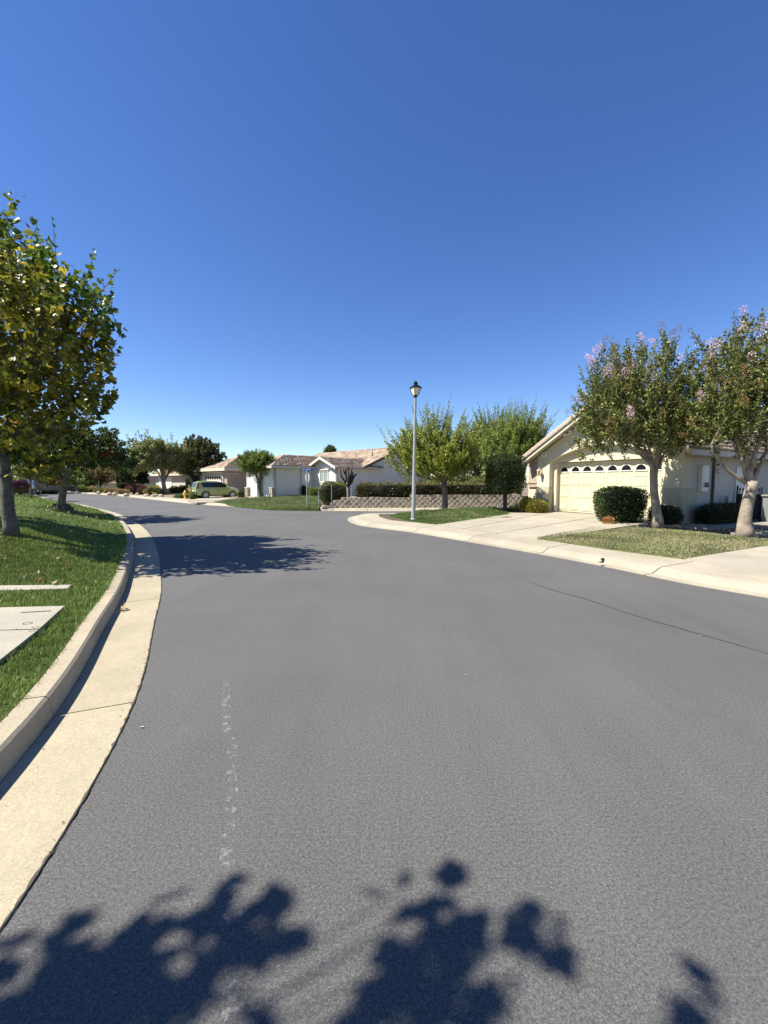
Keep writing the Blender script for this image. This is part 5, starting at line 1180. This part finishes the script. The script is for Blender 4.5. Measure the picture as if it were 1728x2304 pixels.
sb1 = box_obj('street_name_blade', (-.30, .36, -.01, .01, zt_ - .13, zt_ + .02), M['blue'], sg, Mx=Matrix.Rotation(-.12, 4, 'Z'), label='dark blue street name blade')
for i, x0 in enumerate((-.24, -.10, -.05, .0, .05, .10, .15, .20)): box_obj('worn_letter', (x0, x0 + (.05 if i == 0 else .028), -.013, -.0105, zt_ - .09, zt_ - .02 - .02 * (i % 2)), M['signwhite'], sb1, Mx=Matrix.Rotation(-.12, 4, 'Z'))
sb2 = box_obj('street_name_blade', (-.16, .20, -.01, .01, zt_ - .26, zt_ - .135), M['signwhite'], sg, Mx=Matrix.Rotation(.2, 4, 'Z'), label='pale lower street name blade')
for i, x0 in enumerate((-.11, .06, .11)): box_obj('worn_letter', (x0, x0 + .03, -.013, -.0105, zt_ - .23, zt_ - .17), M['blue'], sb2, Mx=Matrix.Rotation(.2, 4, 'Z'))

# hydrant
hb_ = onN(417, 1122.5); hy = empty('fire_hydrant', hb_, 0, 'small yellow fire hydrant by the kerb left of the green car', 'fire hydrant')
MB().lathe([(.17, -.02), (.17, .04), (.11, .06), (.11, .50), (.14, .52), (.14, .56)], 10).build('barrel', M['yellow'], hy)
MB().lathe([(.13, .561), (.11, .66), (.05, .72), (.03, .78)], 10).build('bonnet', M['yellow'], hy)
for s_ in (-1, 1): MB().tube([(s_ * .1, 0, .42), (s_ * .2, 0, .42)], [.055, .065], 8).build('outlet', M['yellow'], hy)
MB().tube([(0, -.1, .36), (0, -.22, .36)], [.07, .08], 8).build('outlet', M['yellow'], hy)

# vehicles: lofted body from stations along x (front = +x)
def vehicle(name, label, cat, loc, rz, paint, L, Wd, stations, wheels, wr, belt, glass_x, roof_z, kind='hatch'):
    o = empty(name, loc, rz, label, cat); hw = Wd / 2; b = MB(); k = 12
    for (x, zb, zm, zs, zt, wt) in stations:   # bottom, mid, shoulder, top, half width at top
        ws = hw * (1 if abs(x) < L * .36 else 1 - .14 * ((abs(x) - L * .36) / (L * .14)) ** 2)
        ring = [(0, zb), (ws * .88, zb), (ws * .985, zb + .1), (ws, zm), (ws * .97, zs), (wt, zt - .04), (wt * .88, zt), (0, zt + .012)]
        ring = ring + [(-y, z) for y, z in ring[-2:0:-1]]
        b.v += [(x, y, z) for y, z in ring]
    m_ = 14
    for i in range(len(stations) - 1):
        for j in range(m_): b.f.append((i * m_ + j, i * m_ + (j + 1) % m_, (i + 1) * m_ + (j + 1) % m_, (i + 1) * m_ + j))
    b.f.append(tuple(range(m_ - 1, -1, -1))); b.f.append(tuple((len(stations) - 1) * m_ + j for j in range(m_)))
    bo = b.build('body', paint, o, smooth=True)
    md = bo.modifiers.new('edge', 'EDGE_SPLIT'); md.split_angle = R(32)
    for s_ in (-1, 1):
        for wx in wheels:
            y0 = s_ * (hw - .2); y1 = s_ * (hw + .012)
            ar = MB(); ar.tube([(wx, s_ * (hw - .25), wr), (wx, s_ * (hw + .006), wr)], wr + .055, 20); ar.build('wheel_arch', M['plastic'], o)
            w = MB().tube([(wx, y0, wr), (wx, y0 + s_ * .02, wr), (wx, y1 - s_ * .03, wr), (wx, y1 + s_ * .01, wr)], [wr * .9, wr, wr, wr * .93], 22).build('wheel', M['rubber'], o)
            MB().tube([(wx, y1 + s_ * .01, wr), (wx, y1 + s_ * .014, wr)], wr * .70, 20).build('rim', M['alloy'], w)
            for q in range(5):
                th = q * 2 * math.pi / 5 + .3; T = Matrix.Translation((wx + .43 * wr * math.cos(th), y1 + s_ * .0155, wr + .43 * wr * math.sin(th))) @ Matrix.Rotation(-th, 4, 'Y')
                b = MB(); b.prism([(-.17 * wr, -.05 * wr), (.2 * wr, -.17 * wr), (.2 * wr, .17 * wr), (-.17 * wr, .05 * wr)], -.002, .002); b.v = [tuple(T @ Vector(v)) for v in b.v]; b.build('rim_opening', M['rubber'], w)
    return o
cw_ = Vector(onN(461, 1122.5)); ang = R(40)
ST = [(-2.06, .42, .6, .95, 1.02, .80), (-2.02, .32, .6, .98, 1.20, .72), (-1.93, .30, .6, 1.0, 1.50, .66), (-1.75, .28, .6, 1.02, 1.58, .66), (-1.0, .25, .6, 1.02, 1.62, .66), (-.1, .24, .6, 1.01, 1.62, .65), (.35, .24, .6, 1.0, 1.56, .63), (.62, .24, .6, .99, 1.42, .64), (1.18, .25, .6, .98, 1.06, .72), (1.6, .26, .6, .92, .99, .70), (1.9, .28, .58, .86, .92, .64), (2.03, .32, .55, .74, .80, .60), (2.07, .40, .5, .6, .66, .5)]
rear_x = -1.24; offset = Matrix.Rotation(ang, 3, 'Z') @ Vector((-rear_x, .9, 0))
car = vehicle('parked_car', 'lime green boxy hatchback parked nose in on the driveway across the street', 'car', (cw_.x + offset.x, cw_.y + offset.y, cw_.z + .03), ang, M['green'], 4.14, 1.8, ST, (-1.24, 1.33), .33, 1.0, None, 1.62)
car.scale = (.91, .91, .93)
for s_ in (-1, 1):
    def side(pts, m, nm, par=car, off=.0):
        b = MB(); vs = []
        for (x, z) in pts:
            # shell half width at that height
            f = max(0, min(1, (z - 1.0) / .58)); y = .9 * .97 + f * (.655 - .9 * .97)
            vs.append((x, s_ * (y + .012 + off), z))
        n = len(vs); b.add(vs + [(v[0], v[1] - s_ * .02, v[2]) for v in vs], [tuple(range(n)), tuple(range(2 * n - 1, n - 1, -1))] + [(i, (i + 1) % n, n + (i + 1) % n, n + i) for i in range(n)]); return b.build(nm, m, par)
    side([(-1.48, 1.12), (-1.35, 1.04), (.95, 1.03), (1.0, 1.09), (.42, 1.45), (.25, 1.5), (-1.55, 1.47)], M['glass'], 'side_window')
    side([(-.12, 1.03), (-.06, 1.03), (-.06, 1.5), (-.12, 1.5)], M['plastic'], 'door_pillar', off=.004)
    for (x0, x1) in ((-.1, -.09), (-.98, -.97), (.88, .89)):
        box_obj('door_gap', (x0, x1, s_ * .89, s_ * .905, .35, 1.0), M['plastic'], car)
    box_obj('sill_trim', (-.85, .92, s_ * .80, s_ * .895, .22, .30), M['plastic'], car)
    b = MB(); b.box(.72, .92, s_ * .9, s_ * 1.04, 1.02, 1.16); b.build('door_mirror', M['green'], car, bevel=.03)
    for x in (-.75, .1): box_obj('door_handle', (x, x + .2, s_ * .90, s_ * .92, .88, .91), M['green'], car)
    MB().prism([(-2.03, .95), (-1.88, .92), (-1.84, 1.40), (-1.93, 1.44)], s_ * .62, s_ * .84).build('tail_light', M['redlens'], car)
    MB().prism([(1.72, .72), (2.02, .66), (2.0, .78), (1.76, .9)], s_ * .58, s_ * .82).build('headlight', M['clear'], car)
    MB().tube([(-1.6, s_ * .60, 1.63), (-.2, s_ * .60, 1.67)], .015, 5).build('roof_rail', M['green'], car)
b = MB(); b.prism([(-2.06, 1.03), (-2.05, 1.08), (-1.965, 1.46), (-1.94, 1.46), (-2.0, 1.03)], -.58, .58); b.build('rear_window', M['glass'], car)
b = MB(); b.box(-2.11, -1.98, -.82, .82, .34, .62); b.build('rear_bumper', M['plastic'], car, bevel=.04)
box_obj('number_plate', (-2.125, -2.111, -.26, .26, .64, .76), M['white'], car)
b = MB(); b.prism([(1.12, 1.10), (.60, 1.455), (.64, 1.47), (1.17, 1.11)], -.6, .6); b.build('windscreen', M['glass'], car)
for s_ in (-1, 1): box_obj('fog_light', (-2.12, -2.09, s_ * .62, s_ * .74, .42, .52), M['clear'], car)

VST = [(-2.5, .4, .7, 1.0, 1.08, .84), (-2.46, .3, .7, 1.05, 1.5, .72), (-2.3, .28, .7, 1.08, 1.74, .68), (-.5, .25, .7, 1.08, 1.78, .68), (.6, .25, .7, 1.06, 1.72, .66), (1.5, .25, .68, 1.0, 1.12, .75), (2.2, .28, .62, .9, .96, .7), (2.48, .38, .6, .72, .8, .6)]
vl = at(46, 1113, .1); vx = sx(46, 47)
van = vehicle('parked_van', 'maroon van parked in the shade at the left behind the sycamore trunk', 'van', (vx - .6, 48.5, .12), R(118), M['red'], 5.0, 1.95, VST, (-1.5, 1.5), .34, 1.05, None, 1.78)
MB().prism([(-2.51, 1.12), (-2.49, 1.16), (-2.37, 1.64), (-2.34, 1.64), (-2.43, 1.12)], -.62, .62).build('rear_window', M['glass'], van)
for s_ in (-1, 1):
    b = MB(); pts = [(-2.1, 1.14), (1.2, 1.12), (.62, 1.6), (-2.1, 1.62)]; b.prism(pts, s_ * .80, s_ * .86); 
    b.v = [(x, y if z < 1.3 else y - s_ * .13, z) for x, y, z in b.v]; b.build('side_window', M['glass'], van)
    box_obj('tail_light', (-2.5, -2.4, s_ * .74, s_ * .9, .85, 1.3), M['redlens'], van)
bn = empty('waste_bin', (sx(166, 62), 62, 0), .2, 'dark wheeled waste bin by the white wall beyond the knobbly tree', 'bin')
MB().lathe([(.34, 0), (.42, 1.0)], 4, 0, 0, .78).build('bin_body', M['plastic'], bn); MB().lathe([(.46, 1.01), (.46, 1.06), (.3, 1.14)], 4, 0, 0, .78).build('lid', M['dark'], bn)

# ------------------------------------------------------------------ small marks and litter
def ribbon(name, pts, w, m, z=.0045, label=None, seed=0):
    r = random.Random(seed); cv, _ = smooth_curve([tuple(p[:2]) for p in pts], .05); nn_ = normals(cv, 1); b = MB(); vs = []; fs = []
    n = len(cv); off = 0
    for i in range(n):
        off = off * .8 + r.uniform(-1, 1) * .006; e = min(1, min(i, n - 1 - i) / 12 + .1); ww = w * e * (.5 + r.random()); c = cv[i] + nn_[i] * off
        a, d = c + nn_[i] * ww, c - nn_[i] * ww; vs += [(a[0], a[1], z), (d[0], d[1], z)]
        if i: fs.append((2 * i - 2, 2 * i - 1, 2 * i + 1, 2 * i))
    b.add(vs, fs); o = b.build(name, m); tag(o, label, 'crack', kind='stuff'); return o
Z5 = lambda x, y: at(1200 + x / 3.142, 1150 + y / 3.142, 0)
ribbon('sealed_crack', [Z5(*p) for p in [(-60, 490), (160, 570), (300, 600), (430, 640), (600, 700), (800, 770), (1000, 820), (1250, 895), (1400, 925), (1560, 985), (1700, 1020), (1900, 1080)]], .011, M['crack'], label='long dark wavy crack line in the asphalt at the right', seed=1)
ribbon('sealed_crack', [Z5(*p) for p in [(1480, 885), (1560, 895), (1640, 925)]], .006, M['crack'], label='short faint crack at the right edge of the asphalt', seed=2)
# fallen leaves on the verge, gutter and road
n_ = 110; X = []; 
ii = rng.integers(int(np.searchsorted(Ls, 13)), int(np.searchsorted(Ls, 30)), n_); dd = rng.random(n_) * 4.5 - .45
Xp = LC[ii, 0] + LN[ii, 0] * (D0 + dd); Yp = LC[ii, 1] + LN[ii, 1] * (D0 + dd); dz = dL(Xp, Yp); Zp = np.where(dz > 0, zL(Xp, Yp, dz) + .06, .02)
k_ = (dz > .05) | (dz < -.25); P = np.stack([Xp, Yp, Zp], 1)[k_]
D = unit(rng.normal(size=P.shape) * np.array([1, 1, .15])); T_, faces = MAPLE; Xf, Yf, Zf = leaf_frames(P, D, 3)
V = P[:, None, :] + .065 * (T_[None, :, 0:1] * Xf[:, None, :] + T_[None, :, 1:2] * Yf[:, None, :] + T_[None, :, 2:3] * 3 * Zf[:, None, :])
o = big_mesh('fallen_leaves', V, faces, 13, palette(len(P), [(.40, .33, .2, 3), (.28, .19, .10, 2), (.35, .12, .05, .4)]), M['leaf']); tag(o, 'scattered dry fallen leaves on the verge and in the gutter', 'leaves', kind='stuff')
# grit and leaf crumbs gathered along the foot of the kerb and the asphalt joint
n_ = 900; ii = rng.integers(int(np.searchsorted(Ls, 9.5)), int(np.searchsorted(Ls, 26)), n_); side_ = rng.random(n_) < .6
off = np.where(side_, GW - .012 - np.abs(rng.normal(size=n_)) * .03, rng.normal(size=n_) * .03 + .01)
P = np.stack([LC[ii, 0] + LN[ii, 0] * off, LC[ii, 1] + LN[ii, 1] * off, np.full(n_, .014)], 1) + np.concatenate([rng.normal(size=(n_, 2)) * .1 * 0, np.zeros((n_, 1))], 1)
tg = unit(np.gradient(LC, axis=0))[ii]; P[:, :2] += tg * rng.uniform(-.15, .15, (n_, 1))
o = leaves('gutter_crumbs', P, unit(rng.normal(size=P.shape) * np.array([1, 1, .2])), .006 + .014 * rng.random(n_) ** 2, palette(n_, [(.20, .15, .09, 2), (.12, .09, .06, 2), (.34, .3, .22, 1)]), OVAL, M['leaf'], None); tag(o, 'grit and leaf crumbs along the foot of the left kerb', 'debris', kind='stuff')
# curled leaf against the kerb
gp = at(272, 1370, .03); P = np.array([[gp.x, gp.y, .03], [gp.x + .03, gp.y - .05, .02], [gp.x - .01, gp.y + .06, .02]])
o = leaves('curled_leaf', P, np.array([[.5, .4, .8], [.9, -.3, .2], [-.3, .8, .5]]), np.array([.085, .06, .06]), palette(3, [(.42, .33, .2, 1)]), MAPLE, M['leaf'], None); tag(o, 'curled dry leaves lying in the gutter against the kerb', 'leaves', kind='stuff')
# litter of bark and leaves on the soil under the flowering trees
poly = [at(x, y, .14) for x, y in [(1368, 1183), (1460, 1187), (1600, 1199), (1800, 1216), (1800, 1185), (1640, 1190), (1500, 1184), (1440, 1180)]]
n_ = 2600; xs = [p.x for p in poly]; ys = [p.y for p in poly]; Xp = rng.uniform(min(xs), max(xs), n_); Yp = rng.uniform(min(ys), max(ys), n_); k_ = pip(Xp, Yp, [(p.x, p.y) for p in poly]); Xp, Yp = Xp[k_], Yp[k_]
P = np.stack([Xp, Yp, np.full(len(Xp), .205)], 1); o = leaves('leaf_litter', P, unit(rng.normal(size=P.shape) * np.array([1, 1, .3])), .05 * (.5 + rng.random(len(P))), palette(len(P), [(.32, .24, .15, 2), (.16, .10, .06, 3), (.45, .38, .26, 1)]), OVAL, M['leaf'], None); tag(o, 'brown leaf and bark litter under the flowering trees', 'leaf litter', kind='stuff')
# kerb outlet with a pebble on the near pavement
kp = at(1349, 1262, .1); o = MB().lathe([(.03, -.03), (.04, .01), (.02, .03)], 7).build('pebble', M['stone']); o.location = (kp.x, kp.y - .02, .1); tag(o, 'pale stone lying at the drain notch in the near pavement kerb', 'stone')
kp = at(1352, 1262, .06); o = MB().tube([(kp.x, kp.y, .075), (kp.x + .09, kp.y + .09, .08)], .026, 10).build('kerb_drain_pipe', M['dark']); tag(o, 'dark round drain outlet in the near pavement kerb', 'drain')
kp = at(880, 1183, .08); o = MB().tube([(kp.x, kp.y, .07), (kp.x + .09, kp.y + .06, .08)], .04, 10).build('kerb_drain_pipe', M['dark']); tag(o, 'small drain outlet in the corner kerb near the street lamp', 'drain')
# a few tiny pale bits on the asphalt
for i, (px, py, lb_) in enumerate([(1578, 1431, 'white scrap of paper on the dark crack line'), (1468, 1316, 'tiny white scrap near the right kerb'), (1340, 1295, 'tiny pale scrap left of the pebble'), (1047, 1518, 'pale curled scrap in the middle of the road'), (319, 1637, 'small white fleck by the gutter edge')]):
    p = at(px, py, .004); s_ = .010 + .007 * random.random(); o = MB().add([(p.x - s_ * 1.6, p.y, .006), (p.x, p.y - s_ * .5, .014), (p.x + s_ * 1.5, p.y + s_ * .3, .007), (p.x, p.y + s_ * .6, .009)], [(0, 1, 3), (1, 2, 3)]).build('scrap', M['white']); tag(o, lb_, 'scrap')
